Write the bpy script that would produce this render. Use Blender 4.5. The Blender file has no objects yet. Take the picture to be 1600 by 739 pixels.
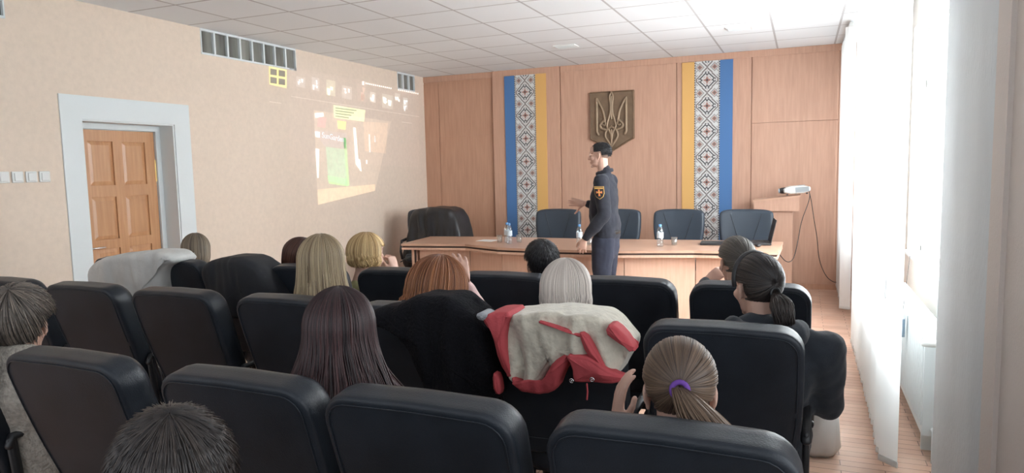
import bpy, bmesh, math, random
import numpy as np
from mathutils import Vector, Matrix, Euler, noise
PI=math.pi
S=bpy.context.scene; C=S.collection
rnd=random.Random(7)

# ---------------------------------------------------------------- camera
F,YAW,PITCH,ROLL,CAMH=1085.69,0.396735,0.0979046,0.0222067,1.6
def cam_axes():
    cy,sy,cp,sp=math.cos(YAW),math.sin(YAW),math.cos(PITCH),math.sin(PITCH)
    f=Vector((-sy*cp,cy*cp,-sp)); r=Vector((cy,sy,0)); d=f.cross(r)
    c,s=math.cos(ROLL),math.sin(ROLL)
    return c*r+s*d, -s*r+c*d, f
AX=cam_axes()
cd=bpy.data.cameras.new('camera'); cam=bpy.data.objects.new('camera',cd); C.objects.link(cam)
cd.sensor_width=36; cd.lens=F*36/1600; cd.clip_start=.05
m=Matrix((AX[0],-AX[1],-AX[2])).transposed().to_4x4(); m.translation=(0,0,CAMH); cam.matrix_world=m
S.camera=cam
def W(u,v,ax,val):
    """point where the sight line of photo pixel (u,v) meets the plane axis=val"""
    d=AX[0]*((u-800)/F)+AX[1]*((v-369.5)/F)+AX[2]
    o=Vector((0,0,CAMH)); t=(val-o[ax])/d[ax]; return o+d*t

# ---------------------------------------------------------------- light
EXPOSURE=0.12
S.view_settings.view_transform='Standard'; S.view_settings.look='None'; S.view_settings.gamma=1
S.view_settings.exposure=EXPOSURE; S.view_settings.use_curve_mapping=False
w=bpy.data.worlds.new('overcast_sky'); S.world=w; w.use_nodes=True
bg=w.node_tree.nodes['Background']; bg.inputs[0].default_value=(.86,.93,1,1); bg.inputs[1].default_value=1.3
def area(name,loc,rot,sx,sy,power,col):
    l=bpy.data.lights.new(name,'AREA'); l.shape='RECTANGLE'; l.size=sx; l.size_y=sy; l.energy=power; l.color=col
    o=bpy.data.objects.new(name,l); C.objects.link(o); o.location=loc; o.rotation_euler=rot; return o
DAY=(.93,.97,1)
# daylight entering each window, just outside the glass
area('window_daylight',(1.3,8.25,1.95),(0,1.13,0),2.0,1.9,100,DAY)
area('window_daylight',(1.3,5.3,1.95),(0,1.13,0),2.0,3.2,680,DAY)
area('window_daylight',(1.3,0.6,1.95),(0,1.13,0),2.0,3.6,45,DAY)  # unseen window nearest the camera; kept to put highlights on the chair tops

# ---------------------------------------------------------------- helpers
def link(name,me,parent=None,mat=None):
    o=bpy.data.objects.new(name,me); C.objects.link(o)
    if parent: o.parent=parent
    if mat is not None:
        for mm in (mat if isinstance(mat,(list,tuple)) else [mat]): me.materials.append(mm)
    return o
def tag(o,label=None,cat=None,group=None,kind=None):
    for k,v in (('label',label),('category',cat),('group',group),('kind',kind)):
        if v: o[k]=v
    return o
def thing(name,label,cat,loc=(0,0,0),rz=0,group=None):
    o=bpy.data.objects.new(name,None); C.objects.link(o); o.location=loc; o.rotation_euler=(0,0,rz); o.empty_display_size=.1
    return tag(o,label,cat,group)
def dup(o,parent=None):
    c=o.copy(); C.objects.link(c)
    if parent: c.parent=parent
    for ch in list(o.children): dup(ch,c)
    return c
class MB:
    """collects shapes into one mesh"""
    def __init__(s): s.v=[]; s.f=[]; s.m=[]; s.a=[]
    def add(s,vs,fs,mi=0,at=0.):
        n=len(s.v); s.v+=[tuple(v) for v in vs]; s.f+=[tuple(i+n for i in f) for f in fs]; s.m+=[mi]*len(fs); s.a+=[at]*len(vs); return s
    def box(s,x0,x1,y0,y1,z0,z1,mi=0,M=None,b=0.):
        vs=[Vector((x,y,z)) for z in (z0,z1) for x,y in ((x0,y0),(x1,y0),(x1,y1),(x0,y1))]
        if b>0:
            bm=bmesh.new(); q=[bm.verts.new(v) for v in vs]
            for f in ((3,2,1,0),(4,5,6,7),(0,1,5,4),(1,2,6,5),(2,3,7,6),(3,0,4,7)): bm.faces.new([q[i] for i in f])
            bmesh.ops.bevel(bm,geom=bm.edges[:],offset=b,segments=2,affect='EDGES',profile=.5)
            bm.verts.index_update(); vs=[v.co.copy() for v in bm.verts]; fs=[[v.index for v in f.verts] for f in bm.faces]; bm.free()
        else: fs=((3,2,1,0),(4,5,6,7),(0,1,5,4),(1,2,6,5),(2,3,7,6),(3,0,4,7))
        if M: vs=[M@v for v in vs]
        return s.add(vs,fs,mi)
    def tube(s,pts,rad,n=10,mi=0,at=0.,cap=True,root=0,up=None,sq=(1,1)):
        """swept tube with round ends; rad scalar, list, or list of (rx,ry)"""
        pts=[Vector(p) for p in pts]; k=len(pts)
        if not isinstance(rad,(list,tuple)): rad=[rad]*k
        rad=[(r,r) if not isinstance(r,(list,tuple)) else r for r in rad]
        rad=[(r[0]*sq[0],r[1]*sq[1]) for r in rad]
        T=[(pts[min(i+1,k-1)]-pts[max(i-1,0)]).normalized() for i in range(k)]
        rows=[]
        if cap:
            r=rad[0]; q=min(r)
            for a in (.15,.55,.85): rows.append((pts[0]-T[0]*q*math.sqrt(1-a*a),T[0],(r[0]*a,r[1]*a)))
        rows+=[(pts[i],T[i],rad[i]) for i in range(k)]
        if cap:
            r=rad[-1]; q=min(r)
            for a in (.85,.55,.15): rows.append((pts[-1]+T[-1]*q*math.sqrt(1-a*a),T[-1],(r[0]*a,r[1]*a)))
        u=Vector(up) if up else (Vector((1,0,0)) if abs(T[0].x)<.8 else Vector((0,1,0)))
        vs=[]
        for p,t,r in rows:
            x=(u-t*u.dot(t)).normalized(); y=t.cross(x); u=x
            for j in range(n):
                a=2*PI*j/n; vs.append(p+x*math.cos(a)*r[0]+y*math.sin(a)*r[1])
        fs=[]
        for i in range(len(rows)-1):
            for j in range(n): fs.append((i*n+j,i*n+(j+1)%n,(i+1)*n+(j+1)%n,(i+1)*n+j))
        fs.append(tuple(reversed(range(n)))); L=(len(rows)-1)*n; fs.append(tuple(L+j for j in range(n)))
        b0=len(s.v); s.add(vs,fs,mi,at)
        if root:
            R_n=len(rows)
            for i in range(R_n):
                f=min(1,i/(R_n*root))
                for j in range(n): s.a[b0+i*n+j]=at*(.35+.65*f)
        return s
    def ell(s,c,r,rot=None,n=16,mi=0,at=0.):
        c=Vector(c); R=Euler(rot).to_matrix() if rot else Matrix.Identity(3)
        vs=[c+R@Vector((0,0,-r[2]))]; h=n//2
        for i in range(1,h):
            ph=-PI/2+PI*i/h
            for j in range(n):
                a=2*PI*j/n; vs.append(c+R@Vector((r[0]*math.cos(ph)*math.cos(a),r[1]*math.cos(ph)*math.sin(a),r[2]*math.sin(ph))))
        vs.append(c+R@Vector((0,0,r[2]))); e=len(vs)-1; fs=[(0,1+(j+1)%n,1+j) for j in range(n)]
        for i in range(h-2):
            for j in range(n): fs.append((1+i*n+j,1+i*n+(j+1)%n,1+(i+1)*n+(j+1)%n,1+(i+1)*n+j))
        b=1+(h-2)*n; fs+=[(b+j,b+(j+1)%n,e) for j in range(n)]
        return s.add(vs,fs,mi,at)
    def lathe(s,c,prof,n=24,mi=0):
        c=Vector(c); vs=[]
        for r,z in prof:
            for j in range(n):
                a=2*PI*j/n; vs.append(c+Vector((max(r,1e-4)*math.cos(a),max(r,1e-4)*math.sin(a),z)))
        fs=[(i*n+j,i*n+(j+1)%n,(i+1)*n+(j+1)%n,(i+1)*n+j) for i in range(len(prof)-1) for j in range(n)]
        return s.add(vs,fs,mi)
    def prism(s,poly,h0,h1,M=None,mi=0):
        """polygon in (a,b) extruded along the third axis from h0 to h1; default maps a->x, b->z, depth->y"""
        n=len(poly); vs=[Vector((a,h0,b)) for a,b in poly]+[Vector((a,h1,b)) for a,b in poly]
        if M: vs=[M@v for v in vs]
        fs=[tuple(range(n)),tuple(reversed(range(n,2*n)))]+[(i,n+i,n+(i+1)%n,(i+1)%n) for i in range(n)]
        return s.add(vs,fs,mi)
    def build(s,name,mat,parent=None,smooth=False,angle=None,off=None):
        me=bpy.data.meshes.new(name); vs=s.v
        if off: vs=[(v[0]-off[0],v[1]-off[1],v[2]-off[2]) for v in vs]
        me.from_pydata(vs,[],s.f); 
        me.polygons.foreach_set('material_index',s.m)
        at=me.attributes.new('tone','FLOAT','POINT'); at.data.foreach_set('value',s.a)
        bm=bmesh.new(); bm.from_mesh(me); bmesh.ops.recalc_face_normals(bm,faces=bm.faces); bm.to_mesh(me); bm.free()
        if smooth: me.shade_smooth()
        if angle:
            me.shade_smooth(); me.set_sharp_from_angle(angle=math.radians(angle))
        o=link(name,me,parent,mat)
        if off: o.location=off
        return o

def chaikin(p,k=2,closed=True):
    for _ in range(k):
        q=[]; n=len(p); rng=range(n) if closed else range(n-1)
        if not closed: q.append(p[0])
        for i in rng:
            a,b=p[i],p[(i+1)%n]
            q.append(tuple(a[j]*.75+b[j]*.25 for j in range(len(a)))); q.append(tuple(a[j]*.25+b[j]*.75 for j in range(len(a))))
        if not closed: q.append(p[-1])
        p=q
    return p
def resample(p,n,closed=True):
    P=[Vector(a) for a in p]+([Vector(p[0])] if closed else []); d=[0]
    for a,b in zip(P,P[1:]): d.append(d[-1]+(b-a).length)
    out=[]; j=0; m=n if closed else n-1
    for i in range(n):
        t=d[-1]*i/m
        while j<len(d)-2 and d[j+1]<t: j+=1
        f=(t-d[j])/max(d[j+1]-d[j],1e-9); out.append(P[j].lerp(P[j+1],min(f,1)))
    return out
def slab(mb,poly,t,r,fn=None,puff=(0,0),mi=0,seg=4,inner=5,open_below=None,n=72,rf=None):
    rf=rf or r
    """cushion-like solid: rounded outline (x,z), rear face at y=0, front at y=t, edge radius r; fn maps a local point"""
    P=resample(poly,n); ar=sum(P[i].x*P[(i+1)%n].y-P[(i+1)%n].x*P[i].y for i in range(n))
    if ar<0: P.reverse()
    N=[]
    for i in range(n):
        e=P[(i+1)%n]-P[i-1]; N.append(Vector((e.y,-e.x)).normalized())
    cx=sum(p.x for p in P)/n; cz=sum(p.y for p in P)/n
    def ring(ins): return [p-q*ins for p,q in zip(P,N)]
    rows=[]
    def caps(y,puf,rr):
        base=ring(rr); out=[]
        for k in range(inner):
            sc=(k+.35)/inner if k else .04
            out.append([(cx+(b.x-cx)*sc,y+puf*(1-sc*sc),cz+(b.y-cz)*sc) for b in base])
        return out
    rows+=caps(0,-puff[0],r)
    for k in range(seg+1):
        a=PI/2*k/seg; rows.append([(q.x,r-r*math.cos(a),q.y) for q in ring(r-r*math.sin(a))])
    for k in range(1,4): rows.append([(q.x,r+(t-r-rf)*k/4,q.y) for q in ring(0)])
    for k in range(seg+1):
        a=PI/2*(1-k/seg); rows.append([(q.x,t-rf+rf*math.cos(a),q.y) for q in ring(rf-rf*math.sin(a))])
    rows+=list(reversed(caps(t,puff[1],rf)))
    vs=[Vector(p) for row in rows for p in row]
    if fn: vs=[fn(v) for v in vs]
    fs=[]
    for i in range(len(rows)-1):
        for j in range(n):
            f=(i*n+j,i*n+(j+1)%n,(i+1)*n+(j+1)%n,(i+1)*n+j)
            if open_below is not None and all(vs[q].z<open_below for q in f): continue
            fs.append(f)
    if open_below is None: fs.append(tuple(range(n))); fs.append(tuple((len(rows)-1)*n+j for j in range(n)))
    mb.add(vs,fs,mi); return mb

# ---------------------------------------------------------------- materials
def nt(m): return m.node_tree.nodes,m.node_tree.links
def mat(name,col,rough=.6,metal=0.,var=0.,vscale=8.,bump=0.,bscale=200.,spec=.5,stretch=(1,1,1),col2=None,sheen=0.,trans=0.,coat=0.):
    m=bpy.data.materials.new(name); m.use_nodes=True; N,L=nt(m); b=N['Principled BSDF']
    b.inputs['Base Color'].default_value=(*col,1); b.inputs['Roughness'].default_value=rough; b.inputs['Metallic'].default_value=metal
    b.inputs['Specular IOR Level'].default_value=spec; b.inputs['Transmission Weight'].default_value=trans
    b.inputs['Sheen Weight'].default_value=sheen; b.inputs['Coat Weight'].default_value=coat
    tc=N.new('ShaderNodeTexCoord'); mp=N.new('ShaderNodeMapping'); mp.inputs['Scale'].default_value=stretch; L.new(tc.outputs['Object'],mp.inputs[0])
    if var or col2:
        n=N.new('ShaderNodeTexNoise'); n.inputs['Scale'].default_value=vscale; n.inputs['Detail'].default_value=6; L.new(mp.outputs[0],n.inputs[0])
        r=N.new('ShaderNodeMapRange'); r.inputs[1].default_value=.3; r.inputs[2].default_value=.7; L.new(n.outputs[0],r.inputs[0])
        x=N.new('ShaderNodeMix'); x.data_type='RGBA'; L.new(r.outputs[0],x.inputs[0])
        c2=col2 or tuple(min(1,c*(1+var)) for c in col); c1=col if col2 else tuple(c*(1-var) for c in col)
        x.inputs[6].default_value=(*c1,1); x.inputs[7].default_value=(*c2,1); L.new(x.outputs[2],b.inputs['Base Color'])
    if bump:
        n2=N.new('ShaderNodeTexNoise'); n2.inputs['Scale'].default_value=bscale; n2.inputs['Detail'].default_value=4; L.new(mp.outputs[0],n2.inputs[0])
        bp=N.new('ShaderNodeBump'); bp.inputs['Strength'].default_value=bump; bp.inputs['Distance'].default_value=.01; L.new(n2.outputs[0],bp.inputs['Height']); L.new(bp.outputs[0],b.inputs['Normal'])
    return m
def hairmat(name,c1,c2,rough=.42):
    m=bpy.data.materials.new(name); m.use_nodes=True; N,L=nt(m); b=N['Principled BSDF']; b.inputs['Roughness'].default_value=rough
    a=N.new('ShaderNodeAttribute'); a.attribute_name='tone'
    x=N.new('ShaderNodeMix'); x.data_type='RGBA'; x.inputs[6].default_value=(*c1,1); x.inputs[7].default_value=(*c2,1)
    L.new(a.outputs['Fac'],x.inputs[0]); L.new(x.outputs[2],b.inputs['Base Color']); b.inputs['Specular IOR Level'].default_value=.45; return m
M={}
M['leather']=mat('black_leatherette',(.020,.0245,.032),.37,bump=.12,bscale=260,var=.25,vscale=5,spec=.32)
M['leather_blue']=mat('navy_leatherette',(.030,.042,.058),.45,bump=.1,bscale=200)
M['black_plastic']=mat('black_plastic',(.02,.02,.022),.4)
M['steel_black']=mat('black_steel',(.03,.03,.032),.35,metal=.6)
M['white_paint']=mat('white_paint',(.72,.77,.78),.55,bump=.05,bscale=40)
M['white_plastic']=mat('white_plastic',(.75,.76,.74),.35)
M['chrome']=mat('chrome',(.7,.7,.7),.2,metal=1)
M['brass']=mat('brass',(.75,.55,.2),.3,metal=1)
def wood(name,c1,c2,scale=3.,stretch=(14,14,1),rough=.45,bump=.03):
    return mat(name,c1,rough,col2=c2,vscale=scale,stretch=stretch,bump=bump,bscale=scale*6)
M['laminate']=wood('beech_laminate',(.50,.295,.21),(.58,.35,.25))
M['laminate_dark']=wood('beech_laminate_brown',(.46,.255,.17),(.54,.31,.21))
M['table_wood']=wood('table_laminate',(.66,.41,.29),(.74,.48,.35))
M['table_top']=wood('table_top_laminate',(.54,.32,.22),(.62,.39,.28),stretch=(1,14,14),rough=.3)
M['door_wood']=wood('door_wood',(.50,.25,.12),(.60,.33,.17),rough=.3)
M['dark_gap']=mat('gap_shade_edging',(.05,.025,.018),.6)
M['plaster_left']=mat('beige_wallpaper',(.76,.635,.525),.85,var=.035,vscale=25,bump=.15,bscale=120)
M['plaster_pier']=mat('grey_plaster',(.66,.69,.70),.9,var=.10,vscale=2.2,bump=.2,bscale=70,stretch=(1,1,.35))
M['wall_plain']=mat('pale_wall',(.62,.60,.56),.85)
M['beige_trim']=mat('beige_fabric_wall',(.70,.63,.58),.8,bump=.1,bscale=90)
def blindmat():
    m=bpy.data.materials.new('blind_fabric'); m.use_nodes=True; N,L=nt(m); b=N['Principled BSDF']; b.inputs['Base Color'].default_value=(.86,.87,.86,1); b.inputs['Roughness'].default_value=.8
    t=N.new('ShaderNodeBsdfTranslucent'); t.inputs[0].default_value=(.88,.90,.90,1); x=N.new('ShaderNodeMixShader'); x.inputs[0].default_value=.62
    L.new(b.outputs[0],x.inputs[1]); L.new(t.outputs[0],x.inputs[2]); L.new(x.outputs[0],N['Material Output'].inputs[0]); return m
M['blind']=blindmat()
def glassmat(name,tint=(1,1,1),gl=.08):
    m=bpy.data.materials.new(name); m.use_nodes=True; N,L=nt(m); N.remove(N['Principled BSDF'])
    t=N.new('ShaderNodeBsdfTransparent'); t.inputs[0].default_value=(*tint,1); g=N.new('ShaderNodeBsdfGlossy'); g.inputs['Roughness'].default_value=.03
    lw=N.new('ShaderNodeLayerWeight'); lw.inputs[0].default_value=.3; ma=N.new('ShaderNodeMath'); ma.operation='MULTIPLY_ADD'; ma.inputs[1].default_value=.5; ma.inputs[2].default_value=gl
    L.new(lw.outputs['Facing'],ma.inputs[0]); x=N.new('ShaderNodeMixShader'); L.new(ma.outputs[0],x.inputs[0]); L.new(t.outputs[0],x.inputs[1]); L.new(g.outputs[0],x.inputs[2]); L.new(x.outputs[0],N['Material Output'].inputs[0]); return m
M['glass']=glassmat('window_glass',gl=.04); M['clear']=glassmat('clear_glass',(.93,.95,.95),.10)
M['water']=glassmat('water_clear',(.88,.92,.94),.12)
def light_img(name,col,st):
    m=bpy.data.materials.new(name); m.use_nodes=True; N,L=nt(m); N.remove(N['Principled BSDF'])
    t=N.new('ShaderNodeBsdfTransparent'); e=N.new('ShaderNodeEmission'); e.inputs[0].default_value=(*col,1); e.inputs[1].default_value=st
    tc=N.new('ShaderNodeTexCoord'); n=N.new('ShaderNodeTexNoise'); n.inputs['Scale'].default_value=14; L.new(tc.outputs['Object'],n.inputs[0])
    mm=N.new('ShaderNodeMath'); mm.operation='MULTIPLY'; mm.operation='MULTIPLY_ADD'; mm.inputs[1].default_value=st*.5; mm.inputs[2].default_value=st*.35; L.new(n.outputs[0],mm.inputs[0]); L.new(mm.outputs[0],e.inputs[1])
    a=N.new('ShaderNodeAddShader'); L.new(t.outputs[0],a.inputs[0]); L.new(e.outputs[0],a.inputs[1]); L.new(a.outputs[0],N['Material Output'].inputs[0]); return m
def gridmat(name,base,line,sx,sy,ox,oy,lw=.02,rough=.9):
    m=bpy.data.materials.new(name); m.use_nodes=True; N,L=nt(m); b=N['Principled BSDF']; b.inputs['Roughness'].default_value=rough
    tc=N.new('ShaderNodeTexCoord'); mp=N.new('ShaderNodeMapping'); mp.inputs['Location'].default_value=(ox,oy,0); L.new(tc.outputs['Object'],mp.inputs[0])
    br=N.new('ShaderNodeTexBrick'); br.offset=0; br.squash=1; br.inputs['Scale'].default_value=1; br.inputs['Brick Width'].default_value=sx; br.inputs['Row Height'].default_value=sy
    br.inputs['Mortar Size'].default_value=lw/2; br.inputs['Mortar Smooth'].default_value=.1; br.inputs['Color1'].default_value=(*base,1); br.inputs['Color2'].default_value=(*[c*.96 for c in base],1); br.inputs['Mortar'].default_value=(*line,1)
    L.new(mp.outputs[0],br.inputs[0]); L.new(br.outputs[0],b.inputs['Base Color'])
    n=N.new('ShaderNodeTexNoise'); n.inputs['Scale'].default_value=60; L.new(tc.outputs['Object'],n.inputs[0]); bp=N.new('ShaderNodeBump'); bp.inputs['Strength'].default_value=.1; L.new(n.outputs[0],bp.inputs['Height']); L.new(bp.outputs[0],b.inputs['Normal'])
    return m
M['ceiling']=gridmat('ceiling_tiles',(.82,.855,.88),(.50,.50,.51),.645,.63,.315,-6.3+.63*20,.022)
def parquet():
    m=bpy.data.materials.new('worn_parquet'); m.use_nodes=True; N,L=nt(m); b=N['Principled BSDF']; b.inputs['Roughness'].default_value=.42
    tc=N.new('ShaderNodeTexCoord'); mp=N.new('ShaderNodeMapping'); mp.inputs['Rotation'].default_value=(0,0,0); L.new(tc.outputs['Object'],mp.inputs[0])
    br=N.new('ShaderNodeTexBrick'); br.offset=.5; br.inputs['Scale'].default_value=1; br.inputs['Brick Width'].default_value=.42; br.inputs['Row Height'].default_value=.07; br.inputs['Mortar Size'].default_value=.0022
    br.inputs['Color1'].default_value=(.58,.36,.26,1); br.inputs['Color2'].default_value=(.46,.28,.20,1); br.inputs['Mortar'].default_value=(.12,.07,.05,1); L.new(mp.outputs[0],br.inputs[0])
    n=N.new('ShaderNodeTexNoise'); n.inputs['Scale'].default_value=3.2; n.inputs['Detail'].default_value=8; L.new(tc.outputs['Object'],n.inputs[0])
    r=N.new('ShaderNodeMapRange'); r.inputs[1].default_value=.45; r.inputs[2].default_value=.75; r.inputs[4].default_value=.55; L.new(n.outputs[0],r.inputs[0])
    x=N.new('ShaderNodeMix'); x.data_type='RGBA'; x.inputs[7].default_value=(.66,.50,.40,1); L.new(r.outputs[0],x.inputs[0]); L.new(br.outputs[0],x.inputs[6]); L.new(x.outputs[2],b.inputs['Base Color'])
    bp=N.new('ShaderNodeBump'); bp.inputs['Strength'].default_value=.15; L.new(n.outputs[0],bp.inputs['Height']); L.new(bp.outputs[0],b.inputs['Normal']); return m
M['parquet']=parquet()
M['skin']=mat('skin',(.58,.36,.28),.5,var=.06,vscale=20,bump=.05,bscale=150)
M['skin_light']=mat('fair_skin',(.66,.44,.36),.5,var=.05,vscale=20)
def cloth(name,c,rough=.9,sc=300,b=.25,var=.12,sheen=.15): return mat(name,c,rough,var=var,vscale=12,bump=b,bscale=sc,sheen=sheen)
M['uniform']=cloth('navy_uniform_cloth',(.018,.020,.030),sheen=.05)
M['uniform_trousers']=cloth('navy_trouser_cloth',(.022,.026,.045),sheen=.05)
M['black_cloth']=cloth('black_cloth',(.012,.013,.016),sheen=.05)
M['fur']=mat('black_fur',(.005,.005,.0075),.9,bump=.8,bscale=90,spec=.25)
M['shoe']=mat('black_shoe_leather',(.01,.01,.01),.3)

# ---------------------------------------------------------------- the room
XL,XR,YB,H=-5.38,0.85,9.49,3.01
YF=-1.6
def struct(name,mb,m,parent=None,angle=None):
    o=mb.build(name,m,parent,angle=angle); 
    if not parent: o['kind']='structure'
    return o
struct('floor',MB().box(XL-.4,XR+.3,YF,YB+.2,-.12,0),M['parquet'])
struct('ceiling',MB().box(XL-.4,XR+.3,YF,YB+.2,H,H+.12),M['ceiling'])
# left wall with a door opening and high transom openings
mb=MB(); D0,D1,DH=3.90,4.80,2.07; t0,t1=XL-.4,XL
TB=2.765; trans=[(3.0,3.38),(5.18,6.55),(8.72,9.2)]
mb.box(t0,t1,YF,D0,0,TB); mb.box(t0,t1,D1,YB,0,TB); mb.box(t0,t1,D0,D1,DH,TB)
ys=[YF]+[q for a in trans for q in a]+[YB]
for i in range(0,len(ys),2): mb.box(t0,t1,ys[i],ys[i+1],TB,H)
struct('wall_left',mb,M['plaster_left'])
# transom glazing
M['transom']=mat('grey_transom_glass',(.20,.20,.18),.25,var=.5,vscale=2.5,stretch=(1,3,.4))
for k,(a,b) in enumerate(trans):
    n=max(2,round((b-a)/.172)); fr=MB(); x0,x1=XL-.035,XL+.006
    fr.box(x0,x1,a,b,TB,TB+.018); fr.box(x0,x1,a,b,H-.02,H)
    for i in range(n+1):
        y=a+(b-a)*i/n; fr.box(x0,x1,max(a,y-.011),min(b,y+.011),TB+.018,H-.02)
    f=struct('window_%d'%(k+4),fr,M['white_paint'])
    for i in range(n):
        y0=a+(b-a)*i/n+.011; y1=a+(b-a)*(i+1)/n-.011
        MB().box(XL-.03,XL-.02,y0,y1,TB+.018,H-.02).build('pane',M['transom'],f)
# door casing, jambs and leaf
mb=MB(); X=XL
mb.box(X,X+.012,D0-.175,D0,0,DH+.19); mb.box(X,X+.012,D1,D1+.175,0,DH+.19); mb.box(X,X+.012,D0,D1,DH,DH+.19)
struct('trim_1',mb,M['white_paint'])
LX=XL-.20
mb=MB(); mb.box(LX-.06,XL-.001,D0-.0,D0+.012,0,DH-.012); mb.box(LX-.06,XL-.001,D1-.012,D1,0,DH-.012); mb.box(LX-.06,XL-.001,D0,D1,DH-.012,DH)
mb.box(LX-.06,LX+.03,D0+.012,D0+.075,0,DH-.012); mb.box(LX-.06,LX+.03,D1-.06,D1-.012,0,DH-.012); mb.box(LX-.06,LX+.03,D0+.075,D1-.06,DH-.06,DH-.012)
struct('trim_2',mb,M['white_paint'])
a,b=D0+.08,D1-.065; dm=MB()
dm.box(LX-.04,LX-.006,a,b,.01,DH-.065)
zs=[(.12,.42),(.50,.98),(1.06,1.43),(1.53,1.91)]; yc=(a+b)/2
for z0,z1 in zs:
    for y0,y1 in ((a+.10,yc-.045),(yc+.045,b-.10)):
        # raised field with sloped border
        v=[Vector((LX-.006,y0,z0)),Vector((LX-.006,y1,z0)),Vector((LX-.006,y1,z1)),Vector((LX-.006,y0,z1))]
        v+=[Vector((LX+.002,y0+.035,z0+.035)),Vector((LX+.002,y1-.035,z0+.035)),Vector((LX+.002,y1-.035,z1-.035)),Vector((LX+.002,y0+.035,z1-.035))]
        dm.add(v,[(0,1,5,4),(1,2,6,5),(2,3,7,6),(3,0,4,7),(4,5,6,7)])
rails=[.01]+[z for q in zs for z in q]+[DH-.065]
for i in range(0,len(rails),2): dm.box(LX-.006,LX+.008,a,b,rails[i],rails[i+1])
for z0,z1 in zs:
    for y0,y1 in ((a,a+.10),(yc-.045,yc+.045),(b-.10,b)): dm.box(LX-.006,LX+.008,y0,y1,z0,z1)
dl=struct('door_1',dm,M['door_wood'])
hb=MB(); hb.box(LX+.008,LX+.014,a+.02,a+.055,.86,1.06,b=.002); hb.tube([(LX+.014,a+.037,1.0),(LX+.055,a+.037,1.0),(LX+.06,a+.06,1.0),(LX+.058,a+.15,1.0)],.008,8)
hb.build('door_handle',M['chrome'],dl,smooth=True)
MB().box(LX+.0,LX+.01,b-.004,b+.012,1.55,1.75,b=.002).build('hinge',M['brass'],dl)
# back wall
mb=MB(); mb.box(XL-.4,XR+.3,YB,YB+.2,0,H); struct('wall_back',mb,M['laminate'])
BZ=2.93
mb=MB(); mb.box(XL,-4.22,YB-.012,YB,0,BZ); struct('trim_3',mb,M['laminate_dark'])
mb=MB(); mb.box(-5.12,-4.235,YB-.02,YB-.012,0,2.10); mb.box(-5.12,-4.235,YB-.02,YB-.012,2.108,BZ-.03); mb.box(XL,-5.13,YB-.02,YB-.012,0,BZ-.03); struct('trim_4',mb,M['laminate_dark'])
mb=MB(); mb.box(-4.21,-3.18,YB-.06,YB,0,H); struct('trim_5',mb,M['laminate'])
mb=MB(); mb.box(-3.17,-1.56,YB-.03,YB,0,BZ); struct('trim_6',mb,M['laminate'])
mb=MB(); mb.box(-1.552,-.62,YB-.03,YB,0,BZ); struct('trim_7',mb,M['laminate'])
mb=MB(); mb.box(-.61,.39,YB-.02,YB,0,2.10); mb.box(-.61,.39,YB-.024,YB,2.105,BZ); mb.box(.396,XR,YB-.02,YB,0,BZ); struct('trim_8',mb,M['laminate'])
mb=MB(); mb.box(-3.17,XR,YB-.04,YB,BZ,H); mb.box(XL,-4.22,YB-.03,YB,BZ,H); struct('trim_9',mb,M['laminate'])
# right wall, three windows, radiators under, pier between
wz0,wz1=.80,2.70; wins=[(7.3,9.2),(3.95,6.85),(-1.2,2.2)]
mb=MB(); mb.box(XR,XR+.3,YF,YB,0,wz0); mb.box(XR,XR+.3,YF,YB,wz1,H)
ys=sorted([YF,YB]+[q for a in wins for q in a])
for i in range(0,len(ys),2): mb.box(XR,XR+.3,ys[i],ys[i+1],wz0,wz1)
struct('wall_right',mb,M['wall_plain'])
for k,(a,b) in enumerate(wins):
    mb=MB(); n=3 if b-a>2.2 else 2
    for i in range(n+1):
        y=a+(b-a)*i/n; mb.box(XR+.1,XR+.16,max(a,y-.035),min(b,y+.035),wz0,wz1)
    mb.box(XR+.1,XR+.16,a,b,wz0,wz0+.06); mb.box(XR+.1,XR+.16,a,b,wz1-.06,wz1); mb.box(XR+.1,XR+.16,a,b,2.2,2.26)
    mb.box(XR-.03,XR+.1,a+.002,b-.002,wz0+.001,wz0+.02)
    f=struct('window_%d'%(k+1),mb,M['white_paint'])
    MB().box(XR+.125,XR+.135,a+.03,b-.03,wz0+.05,wz1-.05).build('pane',M['glass'],f)
mb=MB(); mb.box(.60,XR,2.85,3.76,0,H); struct('wall_pier',mb,M['plaster_pier'])
mb=MB(); mb.box(.60,XR,2.25,2.85,0,H); mb.box(.585,.6,2.62,2.78,0,H); mb.box(.59,.6,2.25,2.50,0,H); struct('trim_10',mb,M['beige_trim'])
# baseboards
struct('baseboard_left',MB().box(XL,XL+.015,YF,D0-.18,0,.07).box(XL,XL+.015,D1+.18,YB,0,.07),M['laminate_dark'])
struct('baseboard_back',MB().box(-3.17,.6,YB-.055,YB-.04,0,.07),M['laminate_dark'])

# ceiling diffusers
for k,(x,y) in enumerate(((-2.58,7.92),(-.64,7.8))):
    t=thing('ceiling_vent',['flat white air vent in the ceiling above the shield','flat white air vent in the ceiling near the window side'][k],'vent',(x,y,H))
    MB().box(-.13,.13,-.09,.09,-.012,0,b=.003).build('frame',M['white_plastic'],t)
    mb=MB()
    for i in range(6): mb.box(-.11,.11,-.072+i*.026,-.058+i*.026,-.018,-.012)
    mb.build('grille',M['white_paint'],t)

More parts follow.
